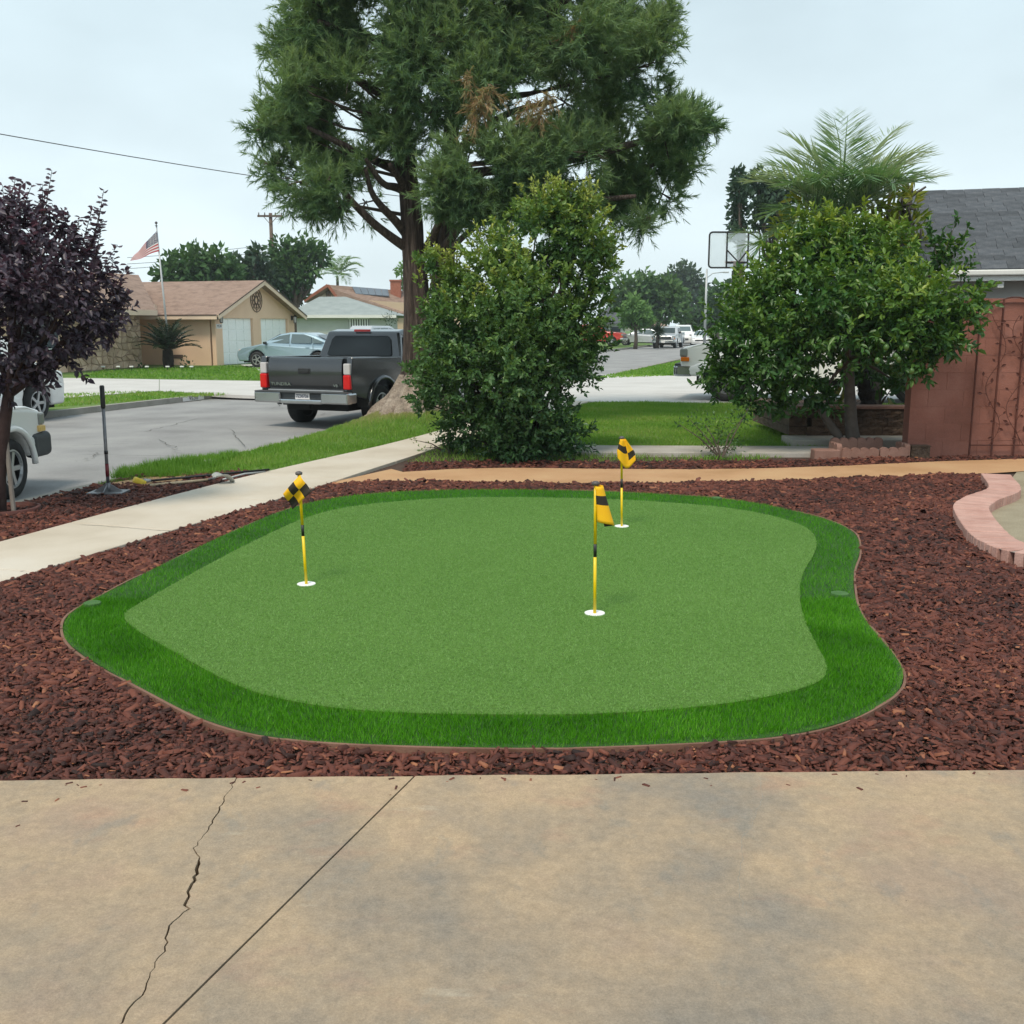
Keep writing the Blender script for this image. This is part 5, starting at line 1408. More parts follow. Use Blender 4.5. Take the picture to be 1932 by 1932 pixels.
        m = MB(); m.box((2.66, sg * .835, .835), (.17, .23, .085)); m.build('turn_lens', M['amber'] if amber_side else M['paleamber'], hl, bevel=.015)
    wsx = lambda z: 1.42 - (z - 1.22) * (.64 / .58) + .03
    pane('windshield', [(wsx(1.28), .74, 1.28), (wsx(1.70), .66, 1.70), (wsx(1.70), -.66, 1.70), (wsx(1.28), -.74, 1.28)], 'glassmid')
    m = MB(); m.box((2.755, 0, .90), (.06, 1.24, .22)); g_ = m.build('grille', M[grille], root, bevel=.015)
    m = MB(); m.box((2.79, 0, .90), (.02, 1.2, .03)); m.build('grille_bar', M['chrome'], g_)
    m = MB(); m.box((2.82, 0, .60), (.16, 1.72, .22))
    for sg in (1, -1): m.box((2.68, sg * .885, .60), (.34, .08, .22))
    fb = m.build('front_bumper', M[bumper_f], root, bevel=.04)
    m = MB(); m.box((2.80, 0, .72), (.14, 1.74, .05)); m.build('bumper_pad', M['plastic'], fb)
    if cap_f:
        for sg in (1, -1):
            m = MB(); m.box((2.64, sg * .87, .62), (.52, .18, .34)); m.build('bumper_cap', M[cap_f], fb, bevel=.085, seg=4, smooth=False)
    m = MB(); m.box((2.905, 0, .57), (.01, .31, .14)); m.build('licence_plate', M['whitecloth'], root)
    m = MB(); m.box((0, 0, .42), (4.9, 1.3, .18)); m.box((-1.72, 0, .38), (.14, 1.4, .14)); m.box((-2.75, 0, .44), (.12, .1, .1)); m.build('underbody', M['under'], root)
    m = MB(); m.box((-.79, 0, 1.79), (.05, .36, .045)); m.build('brake_light', M['redlens'], root, bevel=.01)
    for sg in (1, -1):
        m = MB(); m.box((ra - .46, sg * .83, .50), (.02, .26, .22)); m.build('mud_flap', M['black'], root)
        wheel(root, ra, sg * .83, r, .27, rim); wheel(root, fa, sg * .83, r, .27, rim)
    return root
def sedan(loc, head, paint, label, s=1.0, group=None, name='sedan', cat='sedan', boxy=False):
    root = empty(name, loc, math.pi / 2 - head, label, cat, group); root.scale = (s, s, s)
    r = .33; ra, fa = -1.38, 1.40; PT = M[paint]
    def arch2(cx):
        zc = .33; rr = .40; z0 = .26; a = math.asin((z0 - zc) / rr)
        return [(cx + rr * math.cos(t), zc + rr * math.sin(t)) for t in np.linspace(math.pi - a, a, 10)]
    if boxy: top = [(2.35, .62), (2.3, .85), (1.5, 1.02), (.75, 1.62), (.4, 1.72), (-1.9, 1.74), (-2.25, 1.5), (-2.35, 1.0), (-2.38, .5)]
    else: top = [(2.38, .48), (2.36, .66), (2.1, .80), (1.15, .98), (.35, 1.38), (-.1, 1.455), (-.75, 1.44), (-1.25, 1.32), (-1.85, 1.06), (-2.35, 1.0), (-2.42, .8), (-2.4, .45)]
    prof = [(-2.3, .26)] + arch2(ra) + arch2(fa) + [(2.3, .26)] + top
    zt = 1.0
    def wf(x, z):
        w = .90 if z < zt else .90 - (z - zt) * .42
        if x > 1.6: w -= (x - 1.6) ** 2 * .22
        if x < -1.7: w -= (x + 1.7) ** 2 * .18
        return w
    body = extrude_profile(prof, wf).build('body', PT, root, bevel=.06, seg=3)
    sy = lambda z: .90 - max(0, z - zt) * .42 + .006
    if boxy: sides = [[(1.2, 1.06), (.75, 1.55), (.1, 1.62), (.1, 1.06)], [(.0, 1.06), (.0, 1.62), (-1.0, 1.62), (-1.0, 1.06)], [(-1.1, 1.06), (-1.1, 1.62), (-1.9, 1.6), (-2.1, 1.06)]]
    else: sides = [[(.98, 1.02), (.36, 1.31), (-.12, 1.385), (-.12, 1.02)], [(-.2, 1.02), (-.2, 1.385), (-.72, 1.375), (-1.1, 1.28), (-1.1, 1.02)], [(-1.15, 1.02), (-1.15, 1.265), (-1.55, 1.1), (-1.6, 1.02)]]
    for sg in (1, -1):
        for q in sides:
            pts = [(x, sg * sy(z), z) for x, z in q]; pts = pts if sg < 0 else pts[::-1]
            m = MB(); m.add(pts, [tuple(range(len(pts)))]); m.build('side_window', M['glassmid'], body)
        for x in (-.16, 1.02, -1.2):
            m = MB(); m.box((x, sg * .902, .66), (.01, .008, .62)); m.build('door_seam', M['under'], body)
        for x in (.1, -.95):
            m = MB(); m.box((x, sg * .912, .84), (.18, .02, .03)); m.build('door_handle', PT, body)
        m = MB(); m.box((.92, sg * 1.0, 1.02), (.12, .16, .11)); m.build('mirror', M['black'], body, bevel=.03)
        m = MB(); m.box((2.17, sg * .66, .70 if not boxy else .8), (.22, .26, .12)); m.build('headlight', M['clearlens'], root, bevel=.03)
        m = MB(); m.box((-2.33, sg * .68, .84), (.12, .3, .14)); m.build('taillight', M['redlens'], root, bevel=.03)
        wheel(root, ra, sg * .79, r, .22, 'alloy'); wheel(root, fa, sg * .79, r, .22, 'alloy')
    # windscreen and backlight
    f0, f1 = ((1.42, 1.06), (.78, 1.58)) if boxy else ((1.08, 1.03), (.40, 1.37))
    m = MB(); m.add([(f0[0] + .02, .72, f0[1]), (f1[0] + .02, .6, f1[1] + .02), (f1[0] + .02, -.6, f1[1] + .02), (f0[0] + .02, -.72, f0[1])], [(3, 2, 1, 0)]); m.build('windshield', M['glassmid'], body)
    b0, b1 = ((-2.36, 1.05), (-2.26, 1.5)) if boxy else ((-1.78, 1.1), (-1.2, 1.35))
    m = MB(); m.add([(b0[0] - .03, .66, b0[1] + .02), (b1[0] - .03, .58, b1[1] + .02), (b1[0] - .03, -.58, b1[1] + .02), (b0[0] - .03, -.66, b0[1] + .02)], [(0, 1, 2, 3)]); m.build('rear_window', M['glass'], body)
    m = MB(); m.box((2.36, 0, .58), (.06, 1.1, .12)); m.build('grille', M['black'], root, bevel=.02)
    m = MB(); m.box((0, 0, .26), (4.2, 1.4, .12)); m.build('underbody', M['under'], root)
    m = MB(); m.box((2.40, 0, .42), (.01, .3, .12)); m.build('licence_plate', M['whitecloth'], root)
    return root
def at_wheel(px, py, wx, wy, head, s=1.0, z=ROADZ):
    """vehicle origin so that its wheel (wx, wy) touches the ground at the pixel"""
    p = W(px, py, z); f = Vector((math.sin(head), math.cos(head), 0)); l = Vector((-f.y, f.x, 0))
    return p - f * wx * s - l * wy * s
hd = math.radians(23)
pickup(at_wheel(573, 798, -1.72, .83, hd), hd, 'gunmetal', 'dark grey pickup seen from behind at the near kerb', letters=True)
hd2 = math.radians(3)
pickup(at_wheel(12, 942, 1.82, -.83, hd2, .86), hd2, 'whitecar', 'white compact pickup with dark plastic bumper corner beside the plum tree', .86, 'plastic', 'plastic', cap_f='plastic', amber_side=False)
hd3 = math.radians(17 - 90)
pickup(at_wheel(1370, 757, 1.82, .83, hd3, 1.12, .02), hd3, 'whitecar', 'white pickup nosing out from behind the lemon tree', 1.12, grille='black', rim='steel')
hd4 = math.radians(12)
sedan(at_wheel(66, 795, 1.40, -.79, hd4, 1.12), hd4, 'whitecar', 'silvery white car at the far kerb half hidden by the purple tree', 1.12, name='parked_car', cat='car', boxy=True)
hd5 = math.radians(17 - 90 - 2)
sedan((AT(497, 688, 43.5).x + 1.4 * -math.sin(hd5), 43.5 + .3, FARZ + .02), hd5, 'silverblue', 'pale blue sedan parked in front of the garage doors')
sedan((AT(712, 640, 56).x, 56, FARZ), math.radians(17), 'silver', 'silver car beyond the dark pickup cab', name='parked_car', cat='car', boxy=True)
# far street cars
pickup((AT(1118, 640, 88).x, 88, FARZ), math.radians(17 - 90 + 180), 'redcar', 'red pickup parked by the far house', 1.0)
sedan((AT(1212, 640, 92).x, 92, FARZ), math.radians(-75), 'silver', 'silver sedan beside the small trees far down the street')
pickup((AT(1268, 645, 84).x, 86.0, ROADZ), math.radians(197), 'silver', 'silver pickup facing down the far street', .98)
sedan((AT(1292, 640, 96).x, 97, ROADZ), math.radians(192), 'whitecar', 'white van parked behind the silver pickup', 1.1, name='van', cat='van', boxy=True)
sedan((AT(1325, 640, 92).x, 92, ROADZ), math.radians(192), 'whitecar', 'white car parked beside the thin lamp post', 1.0, name='parked_car', cat='car')

# ------------------------------------------------------------------ tools in the parkway
p = W(205, 931, .02); tp = AT(192, 727, p.y); L = Vector((tp.x - p.x, 0, tp.z - p.z))
rt = empty('hand_tamper', p); tag(rt, 'steel hand tamper standing upright on the mulch with black grip', 'tamper')
m = MB(); m.box((0, 0, .012), (.36, .25, .022)); pl = m.build('plate', M['steel'], rt, bevel=.003)
m = MB()
for a in (0, math.pi / 2, math.pi, -math.pi / 2):
    d = Vector((math.cos(a), math.sin(a), 0)); q = Vector((-d.y, d.x, 0)) * .006
    m.add([d * .02 - q + Vector((0, 0, .023)), d * .15 - q + Vector((0, 0, .023)), d * .02 - q + Vector((0, 0, .1)), d * .02 + q + Vector((0, 0, .023)), d * .15 + q + Vector((0, 0, .023)), d * .02 + q + Vector((0, 0, .1))], [(0, 1, 2), (5, 4, 3), (0, 3, 4, 1), (1, 4, 5, 2), (2, 5, 3, 0)])
m.build('rib', M['steel'], pl)
m = MB(); m.tube([(0, 0, .02), L * .10], .026, 10); m.build('socket', M['steel'], rt, smooth=True)
m = MB(); m.tube([L * .08, L * .80], .017, 10); m.build('shaft', M['steel'], rt, smooth=True)
m = MB(); m.tube([L * .16, L * .28], .0185, 10); m.build('label_band', M['redlabel'], rt, smooth=True)
m = MB(); m.tube([L * .37, L * .40], .020, 10); m.build('collar', M['black'], rt, smooth=True)
m = MB(); m.tube([L * .79, L * .81, L * .99, L * 1.0], [.019, .024, .024, .018], 10); m.build('grip', M['black'], rt, smooth=True)
a, b = W(272, 908, .05), W(508, 886, .06)
rt = empty('broom', (a.x, a.y, 0)); tag(rt, 'long black handled broom with yellow head lying on the grass', 'broom')
o_ = Vector((a.x, a.y, 0))
m = MB(); m.tube([a - o_ + Vector((.0, 0, .0)), b - o_], .0125, 8); m.build('handle', M['black'], rt, smooth=True)
m = MB(); d = (b - a).normalized(); R = Matrix.Rotation(math.atan2(d.y, d.x), 3, 'Z')
m.box(R @ Vector((-.05, 0, .05)), (.13, .10, .07), R=R @ Matrix.Rotation(.5, 3, 'Y')); hd_ = m.build('head', M['toolyellow'], rt, bevel=.02)
m = MB(); m.tube([R @ Vector((0, 0, .055)), R @ Vector((.07, 0, .052))], [.024, .016], 8); m.build('ferrule', M['galv'], hd_, smooth=True)
a, b, c = W(283, 916, .03), W(395, 905, .05), W(440, 912, .02)
rt = empty('shovel', (a.x, a.y, 0)); tag(rt, 'shovel with wooden handle and pale blade lying at the mulch edge', 'shovel'); o_ = Vector((a.x, a.y, 0))
m = MB(); m.tube([a - o_, a.lerp(b, .55) - o_, b - o_], [.017, .016, .015], 8); m.build('handle', M['wood'], rt, smooth=True)
e1 = W(404, 902, .10); m = MB(); m.tube([b - o_, e1 - o_], [.017, .014], 8); m.build('socket', M['steel'], rt, smooth=True)
m = MB(); ax = (c - e1); sd_ = Vector((ax.y, -ax.x, 0)).normalized()
V = []
for i in range(7):
    t = i / 6; q = e1.lerp(c, t) - o_ + Vector((0, 0, .05 * math.sin(math.pi * t))); w = .1 * math.sin(math.pi * (.12 + .8 * t)) + .02
    for s in (-1, -.5, 0, .5, 1): V.append(q + sd_ * w * s + Vector((0, 0, .03 * s * s)))
m.add(V, [(i * 5 + k, i * 5 + k + 1, (i + 1) * 5 + k + 1, (i + 1) * 5 + k) for i in range(6) for k in range(4)])
bl_ = m.build('blade', M['blade'], rt, smooth=True); sm = bl_.modifiers.new('thick', 'SOLIDIFY'); sm.thickness = .004
a, b = W(420, 905, .03), W(500, 890, .04); m = MB(); m.tube([a, a.lerp(b, .5) + Vector((0, 0, .02)), b], .011, 8)
o = m.build('metal_rod', M['galv'], None, smooth=True); tag(o, 'thin grey rod lying beside the broom handle', 'rod')
m = MB(); m.prism([W(x, y, .03).to_tuple()[:2] for x, y in ((200, 912), (300, 896), (352, 893), (345, 906), (250, 915))], -.02, .03); o = m.build('meter_box', M['path'], None, bevel=.01); tag(o, 'tan concrete meter box set flush in the parkway', 'meter box')
m = MB(); m.prism([W(x, y, .03).to_tuple()[:2] for x, y in ((378, 871), (395, 868), (412, 868), (398, 874))], 0, .05); o = m.build('painted_slab', M['farwalk'], None); tag(o, 'small pale slab showing at the grassy kerb', 'slab')

# ------------------------------------------------------------------ house on our side (charcoal roof)
hr = empty('white_house', (0, 0, 0)); 
O_ = AT(1722, 515, 17.0); hr.location = (O_.x, O_.y, 0); hr.rotation_euler = (0, 0, -TH); tag(hr, 'white house with charcoal shingle roof behind the red wall', 'house')
EZ, RZ, RUN = AT(1800, 512, 17).z + .02, 4.22, 3.7
sl = math.atan2(RZ - EZ, RUN); SL = math.hypot(RZ - EZ, RUN)
m = MB(); LEN = 7.0
m.add([(0, 0, EZ), (LEN, 0, EZ), (LEN, RUN, RZ), (0, RUN, RZ), (0, 2 * RUN, EZ), (LEN, 2 * RUN, EZ)], [(0, 1, 2, 3), (3, 2, 5, 4)])
rf = m.build('roof', M['shingle'], hr)
rows = 15; sm_ = []
for w in (.24, .31, .38):
    q = MB(); q.box((0, 0, 0), (w, SL / rows * 1.25, .012)); sm_.append((w, q.mesh('shingle', M['shingle'])))
cnt = 0; R0 = random.Random(5)
for j in range(rows):
    x = -.05 - R0.uniform(0, .2); t = (j + .5) / rows
    while x < 4.9 and cnt < 300:
        w, me_ = sm_[R0.choice((0, 1, 1, 2))]
        if x + w > -.04:
            xx = max(x, -.05)
            o = link('shingle', me_, rf, (x + w / 2, RUN * t, EZ + (RZ - EZ) * t + .012 + R0.uniform(0, .006)), (sl + .012, 0, 0)); cnt += 1
        x += w + .006
m = MB(); m.box((LEN / 2 - .02, -.03, EZ - .10), (LEN + .04, .05, .17)); m.build('fascia', M['fascia'], hr)
m = MB(); m.box((LEN / 2 - .02, -.085, EZ - .06), (LEN + .04, .07, .09)); m.build('gutter', M['fascia'], hr, bevel=.02)
m = MB()
m.bar((-.035, -.05, EZ - .03), (-.035, RUN, RZ - .03), .04, .15); m.build('rake_board', M['fascia'], hr)
for k in range(8):
    m = MB(); m.box((.5 + k * .82, .25, EZ - .23), (.09, .5, .12)); m.build('rafter_tail', M['fascia'], hr)
m = MB(); m.box((LEN / 2 + .3, RUN + .3, EZ / 2 - .08), (LEN - .5, 2 * RUN - .7, EZ - .16)); m.add([(.06, .6, EZ - .16), (.06, RUN, RZ - .1), (.06, 2 * RUN - .3, EZ - .16)], [(0, 1, 2)]); m.build('wall', M['housewhite'], hr)

# ------------------------------------------------------------------ basketball hoop
D = 26.0
p0, p1 = AT(1339, 438, D), AT(1432, 505, D)
bh = empty('basketball_hoop', (AT(1378, 700, D - .5).x, D - .5, 0)); tag(bh, 'clear basketball backboard on a dark pole above the lemon tree', 'basketball hoop'); lb = Vector(bh.location)
gm, gn, gb = newmat('acrylic'); gb.inputs['Base Color'].default_value = (.75, .85, .9, 1); gb.inputs['Alpha'].default_value = .35; gb.inputs['Roughness'].default_value = .1; M['board'] = gm
bx0, bx1, bz0, bz1 = p0.x - lb.x, p1.x - lb.x, p1.z, p0.z
m = MB(); m.box(((bx0 + bx1) / 2,   .5, (bz0 + bz1) / 2), (bx1 - bx0, .02, bz1 - bz0)); bd = m.build('backboard', M['board'], bh)
def rrect(x0, x1, z0, z1, r_, y):
    pts = []
    for cx, cz, a in ((x1 - r_, z1 - r_, 0), (x0 + r_, z1 - r_, 90), (x0 + r_, z0 + r_, 180), (x1 - r_, z0 + r_, 270)):
        for k in range(5):
            t = math.radians(a + 22.5 * k); pts.append((cx + r_ * math.cos(t), y, cz + r_ * math.sin(t)))
    return pts + [pts[0]]
m = MB(); m.tube(rrect(bx0, bx1, bz0, bz1, .08, .5), .022, 6, cap=False); m.build('frame', M['black'], bd)
xa = AT(1372, 440, D).x - lb.x; xb = AT(1412, 440, D).x - lb.x
m = MB()
for x in (xa, xb): m.bar((x, .47, bz0), (x, .47, bz1), .035, .035)
m.bar((xa, .46, (bz0 + bz1) / 2), ((xa + xb) / 2, .3, bz0 + .12), .03, .03); m.bar((xb, .46, (bz0 + bz1) / 2), ((xa + xb) / 2, .3, bz0 + .12), .03, .03)
m.bar((xa, .46, bz0 + .12), (xb, .46, bz0 + .12), .05, .05); m.bar(((xa + xb) / 2 - .08, .3, bz0 + .1), (0, 0, bz0 - .35), .08, .08); m.build('bracket', M['black'], bh)
m = MB(); m.tube([(0, 0, 0), (0, 0, bz0 - .1)], .06, 10); m.build('pole', M['black'], bh, smooth=True)
m = MB(); m.tube([((xa + xb) / 2 + .23 * math.cos(t), .78 + .23 * math.sin(t), bz0 + .15) for t in np.linspace(0, 6.28, 20)], .012, 6); m.build('rim', M['amber'], bh)

# ------------------------------------------------------------------ beige house across the street
HB = Vector((AT(410, 690, 46).x, 46, FARZ))
h1 = empty('beige_house', HB, -TH); tag(h1, 'beige stucco house with brown roof and two white garage doors', 'house')
GW, GL = 7.1, 6.5; ez = 2.28; az = 3.72
def tri_prism(m, pts, d, mi=0):
    n = len(pts); V = [Vector(p) for p in pts] + [Vector(p) + Vector(d) for p in pts]
    m.add(V, [tuple(range(n)), tuple(range(2 * n - 1, n - 1, -1))] + [(i, n + i, n + (i + 1) % n, (i + 1) % n) for i in range(n)], mi)
# facade with two door openings (local x = towards street, y = along street)
m = MB()
dz = 2.08; ops = [(.55, 3.15), (3.85, 6.45)]
ys = [0] + [v for o in ops for v in o] + [GW]
for a, b in ((0, .55), (3.15, 3.85), (6.45, GW)): m.box((-.1, (a + b) / 2, dz / 2), (.2, b - a, dz))
tri_prism(m, [(0, 0, dz), (0, GW, dz), (0, GW, ez + .05), (0, GW / 2, az), (0, 0, ez + .05)], (-.2, 0, 0))
m.box((-4.2 / 2 - .19, .09, (ez + .05) / 2), (4.0, .18, ez + .05))
m.box((-3.4, GW - .1, ez / 2), (6.2, .18, ez))
m.box((-4.35, -1.55, 1.2), (.2, 3.1, 2.4)); m.build('wall', M['stucco'], h1)
for a, b in ops:
    g = MB(); g.box((-.16, (a + b) / 2, dz / 2), (.04, b - a - .002, dz)); go = g.build('garage_door', M['garage'], h1)
    for j in range(4):
        for k in range(4):
            q = MB(); w = (b - a) / 4; q.box((-.128, a + w * (k + .5), dz / 4 * (j + .5)), (.03, w - .05, dz / 4 - .04)); q.build('panel', M['garage'], go, bevel=.01)
# garage roof (ridge runs back from the street)
ov = .45; e0 = ez - .06; th = .1
sl_ = (az - ez) / (GW / 2)
def roof_slab(m, a, b, c, d, t=.1): m.add([a, b, c, d] + [tuple(Vector(p) - Vector((0, 0, t))) for p in (a, b, c, d)], [(0, 1, 2, 3), (7, 6, 5, 4), (0, 4, 5, 1), (1, 5, 6, 2), (2, 6, 7, 3), (3, 7, 4, 0)])
rz = az + .12
m = MB(); lowz = rz - sl_ * (GW / 2 + ov)
roof_slab(m, (ov, -ov, lowz), (ov, GW / 2, rz), (-9, GW / 2, rz), (-9, -ov, lowz)); roof_slab(m, (ov, GW / 2, rz), (ov, GW + ov, lowz), (-9, GW + ov, lowz), (-9, GW / 2, rz))
rf1 = m.build('roof', M['roofbrown'], h1)
m = MB(); m.bar((ov + .02, -ov, lowz - .10), (ov + .02, GW / 2, rz - .10), .04, .2); m.bar((ov + .02, GW / 2, rz - .10), (ov + .02, GW + ov, lowz - .10), .04, .2); m.box((-2.2, -ov - .02, lowz - .10), (5.2, .04, .2)); m.build('fascia', M['trim'], rf1)
m = MB(); m.bar((ov + .05, -ov, lowz + .0), (ov + .05, GW / 2, rz + .0), .03, .05); m.bar((ov + .05, GW / 2, rz), (ov + .05, GW + ov, lowz), .03, .05); m.box((-2.2, -ov - .045, lowz - .015), (5.2, .03, .05)); m.build('drip_edge', M['trimdark'], rf1)
# main house: hip roof left of the garage
mz = 4.05; mx = -4.7; fx = -1.7
m = MB()
roof_slab(m, (fx + .6, -17, 2.36), (fx + .6, -2.6, 2.36), (mx, 1.2, mz), (mx, -13, mz)); roof_slab(m, (fx + .6, -2.6, 2.36), (fx - 1.8, -.1, 2.60), (-8, 4.6, 3.2), (mx, 1.2, mz)); roof_slab(m, (mx, -13, mz), (mx, 1.2, mz), (-11, 4.5, 2.36), (-11, -17, 2.36))
m.build('roof', M['roofbrown'], h1)
m = MB(); m.box((fx + .6, -9.8, 2.28), (.05, 14.4, .22)); m.box((fx - .3, -2.58, 2.28), (1.8, .05, .22)); m.box((fx - 1.3, -1.3, 2.58), (.05, 2.6, .2)); m.build('fascia', M['trim'], h1)
m = MB(); m.box((-6, -9.2, 1.15), (8.4, 12.4, 2.3)); m.build('wall', M['stucco'], h1)
# stone veneer front: irregular stones
m = MB(); m.box((fx - .04, -5.2, 1.16), (.2, 4.3, 2.32)); m.box((fx - .7, -3.06, 1.16), (1.3, .12, 2.32)); sj = m.build('stone_veneer', M['stonejoint'], h1)
R1_ = random.Random(9)
def stones(o0, du, nu, nv, Lu, Lv, nrm):
    G = {}
    for i in range(nu + 1):
        for j in range(nv + 1):
            ju = R1_.uniform(-.34, .34) if 0 < i < nu else 0; jv = R1_.uniform(-.34, .34) if 0 < j < nv else 0
            G[i, j] = Vector(o0) + Vector(du) * ((i + ju + (.5 if j % 2 and 0 < i < nu else 0)) * Lu / nu) + Vector((0, 0, (j + jv) * Lv / nv))
    for i in range(nu):
        for j in range(nv):
            q = [G[i, j], G[i + 1, j], G[i + 1, j + 1], G[i, j + 1]]; c = sum(q, Vector()) / 4
            qq = []
            for k in range(4):
                a, b = q[k], q[(k + 1) % 4]; qq += [c + (a - c) * R1_.uniform(.80, .90), c + ((a + b) / 2 - c) * R1_.uniform(.86, .98)]
            m = MB(); n_ = Vector(nrm); h = R1_.uniform(.03, .06); k = len(qq)
            m.add([p for p in qq] + [c + (p - c) * .93 + n_ * h for p in qq], [tuple(range(k, 2 * k))] + [(t, (t + 1) % k, k + (t + 1) % k, k + t) for t in range(k)]); m.build('stone', M['stone'], sj)
stones((fx + .062, -7.3, .02), (0, 1, 0), 13, 9, 4.2, 2.28, (1, 0, 0))
stones((fx - 1.3, -3.122, .02), (1, 0, 0), 4, 9, 1.32, 2.28, (0, -1, 0))
m = MB(); m.box((fx + .02, -9.0, 1.5), (.06, 2.2, 1.2)); wdw = m.build('window', M['glass'], h1)
m = MB(); m.box((fx + .06, -9.0, 2.12), (.06, 2.4, .08)); m.box((fx + .06, -9.0, .88), (.08, 2.4, .08)); m.box((fx + .06, -9.0, 1.5), (.05, .06, 1.2)); m.build('window_frame', M['white'], wdw)
# iron medallion on the gable
m = MB(); cy_, cz_ = GW / 2 - .05, 2.92
def ell(a, b, r_, n=24): m.tube([(.03, cy_ + a * math.cos(t), cz_ + b * math.sin(t)) for t in np.linspace(0, 2 * math.pi, n)], r_, 5, cap=False)
ell(.5, .54, .018); ell(.38, .42, .012); ell(.14, .16, .02)
for k in range(8):
    t = math.pi * k / 4; m.tube([(.03, cy_ + .14 * math.cos(t), cz_ + .16 * math.sin(t)), (.03, cy_ + .5 * math.cos(t), cz_ + .56 * math.sin(t))], .015, 4)
    t += math.pi / 8; m.tube([(.03, cy_ + .26 * math.cos(t) + .09 * math.cos(q), cz_ + .29 * math.sin(t) + .09 * math.sin(q)) for q in np.linspace(0, 6.28, 9)], .013, 4)
o = m.build('iron_medallion', M['polewood'], None); o.parent = None; o.location = HB; o.rotation_euler = (0, 0, -TH); tag(o, 'round wrought iron medallion hung on the beige gable', 'ornament')
for y_, lab in ((.18, 'black lantern on the beige pillar nearest the lawn'), (GW - .28, 'black lantern on the beige pillar nearest the grey house')):
    rt = empty('wall_lantern', HB, -TH); tag(rt, lab, 'lantern', 'lanterns beside the garage doors')
    m = MB(); m.box((.03, y_, 2.12), (.06, .1, .22)); m.bar((.05, y_, 2.18), (.2, y_, 2.24), .03, .03); m.build('bracket', M['black'], rt)
    m = MB(); m.lathe([(.03, 2.27), (.13, 2.20), (.12, 2.17), (.02, 2.165)], 6, (.2, y_, 0)); m.lathe([(.05, 1.86), (.08, 1.88), (.02, 1.9)], 6, (.2, y_, 0))
    for k in range(4): m.bar((.2 + .07 * math.cos(k * 1.57), y_ + .07 * math.sin(k * 1.57), 1.87), (.2 + .1 * math.cos(k * 1.57), y_ + .1 * math.sin(k * 1.57), 2.19), .015, .015)
    m.build('cage', M['black'], rt)
    m = MB(); m.lathe([(.055, 1.9), (.085, 2.17)], 8, (.2, y_, 0)); m.build('lamp_glass', M['clearlens'], rt)
rt = MB(); rt.box((.02, .26, 1.72), (.04, .42, .2)); o = rt.build('number_plate', M['whitecloth'], h1)
tx = link('lettering', text_mesh('9530', .17, M['black'], .003), o, (.045, .26, 1.72), (math.pi / 2, 0, math.pi / 2))
m = MB(); m.box((-2.0, -.01, .38), (.5, .04, .16)); o = m.build('foundation_vent', M['trimdark'], h1)
m = MB(); m.tube([(-7.2, .3, 3.2), (-7.2, .3, 4.35)], .1, 10); m.build('vent_pipe', M['trim'], h1)

# flagpole
D = 44.0
b = Vector((AT(322, 690, D).x, D, FARZ)); t = AT(295, 426, D)
fp = empty('flagpole', b); tag(fp, 'slim leaning white flagpole with gold ball top', 'flagpole')
m = MB(); m.tube([(0, 0, 0), t - b], [.05, .03], 10); m.build('pole', M['galv'], fp, smooth=True)
m = MB(); m.lathe([(.02, -.02), (.075, .0), (.02, .02), (.02, .06), (.06, .1), (.06, .14), (.01, .18)], 10, t - b); m.build('finial', M['capgrey'], fp, smooth=True)
h0, h1_, f1_ = AT(296, 436, D - .05), AT(300, 474, D - .05), AT(247, 493, D - .35)
NUa, NVa = 20, 26
V = []; Fs = []; ms = []
fdir = (f1_ - h1_)
for j in range(NVa + 1):
    for i in range(NUa + 1):
        u, v = i / NUa, j / NVa
        bot = h1_ + fdir * u; top = h0 + (Vector((-.92, -.25, -.98))) * u
        q = top.lerp(bot, v) + Vector((0, .09 * math.sin(u * 9 + v * 2) * u, .02 * math.sin(u * 7)))
        V.append(q - h0)
for j in range(NVa):
    for i in range(NUa):
        a = j * (NUa + 1) + i; Fs.append((a, a + 1, a + NUa + 2, a + NUa + 1))
        ms.append(2 if (i < NUa * .42 and j < 14) else (0 if (j // 2) % 2 == 0 else 1))
m = MB(); m.add(V, Fs); m.m = ms
o = m.build('flag', [M['redcloth'], M['whitecloth'], M['bluecloth']], None, smooth=True, loc=h0); tag(o, 'red and white striped flag with blue star field drooping from the pole', 'flag')
st = MB()
for r_ in range(9):
    for c in range(6 if r_ % 2 == 0 else 5):
        u = (.035 + .07 * c + (0 if r_ % 2 == 0 else .035)) * .95; v = .05 + .055 * r_
        fi, fj = u * NUa, v * NVa; i, j = int(fi), int(fj); q = Vector(V[j * (NUa + 1) + i]).lerp(Vector(V[(j + 1) * (NUa + 1) + i + 1]), .5)
        for s in (-1, 1):
            pts = [q + Vector((.03 * (1 if k % 2 == 0 else .4) * math.sin(k * math.pi / 5), s * .008, .03 * (1 if k % 2 == 0 else .4) * math.cos(k * math.pi / 5))) for k in range(10)]
            st.add(pts, [tuple(range(10))])
st.build('stars', M['whitecloth'], o)

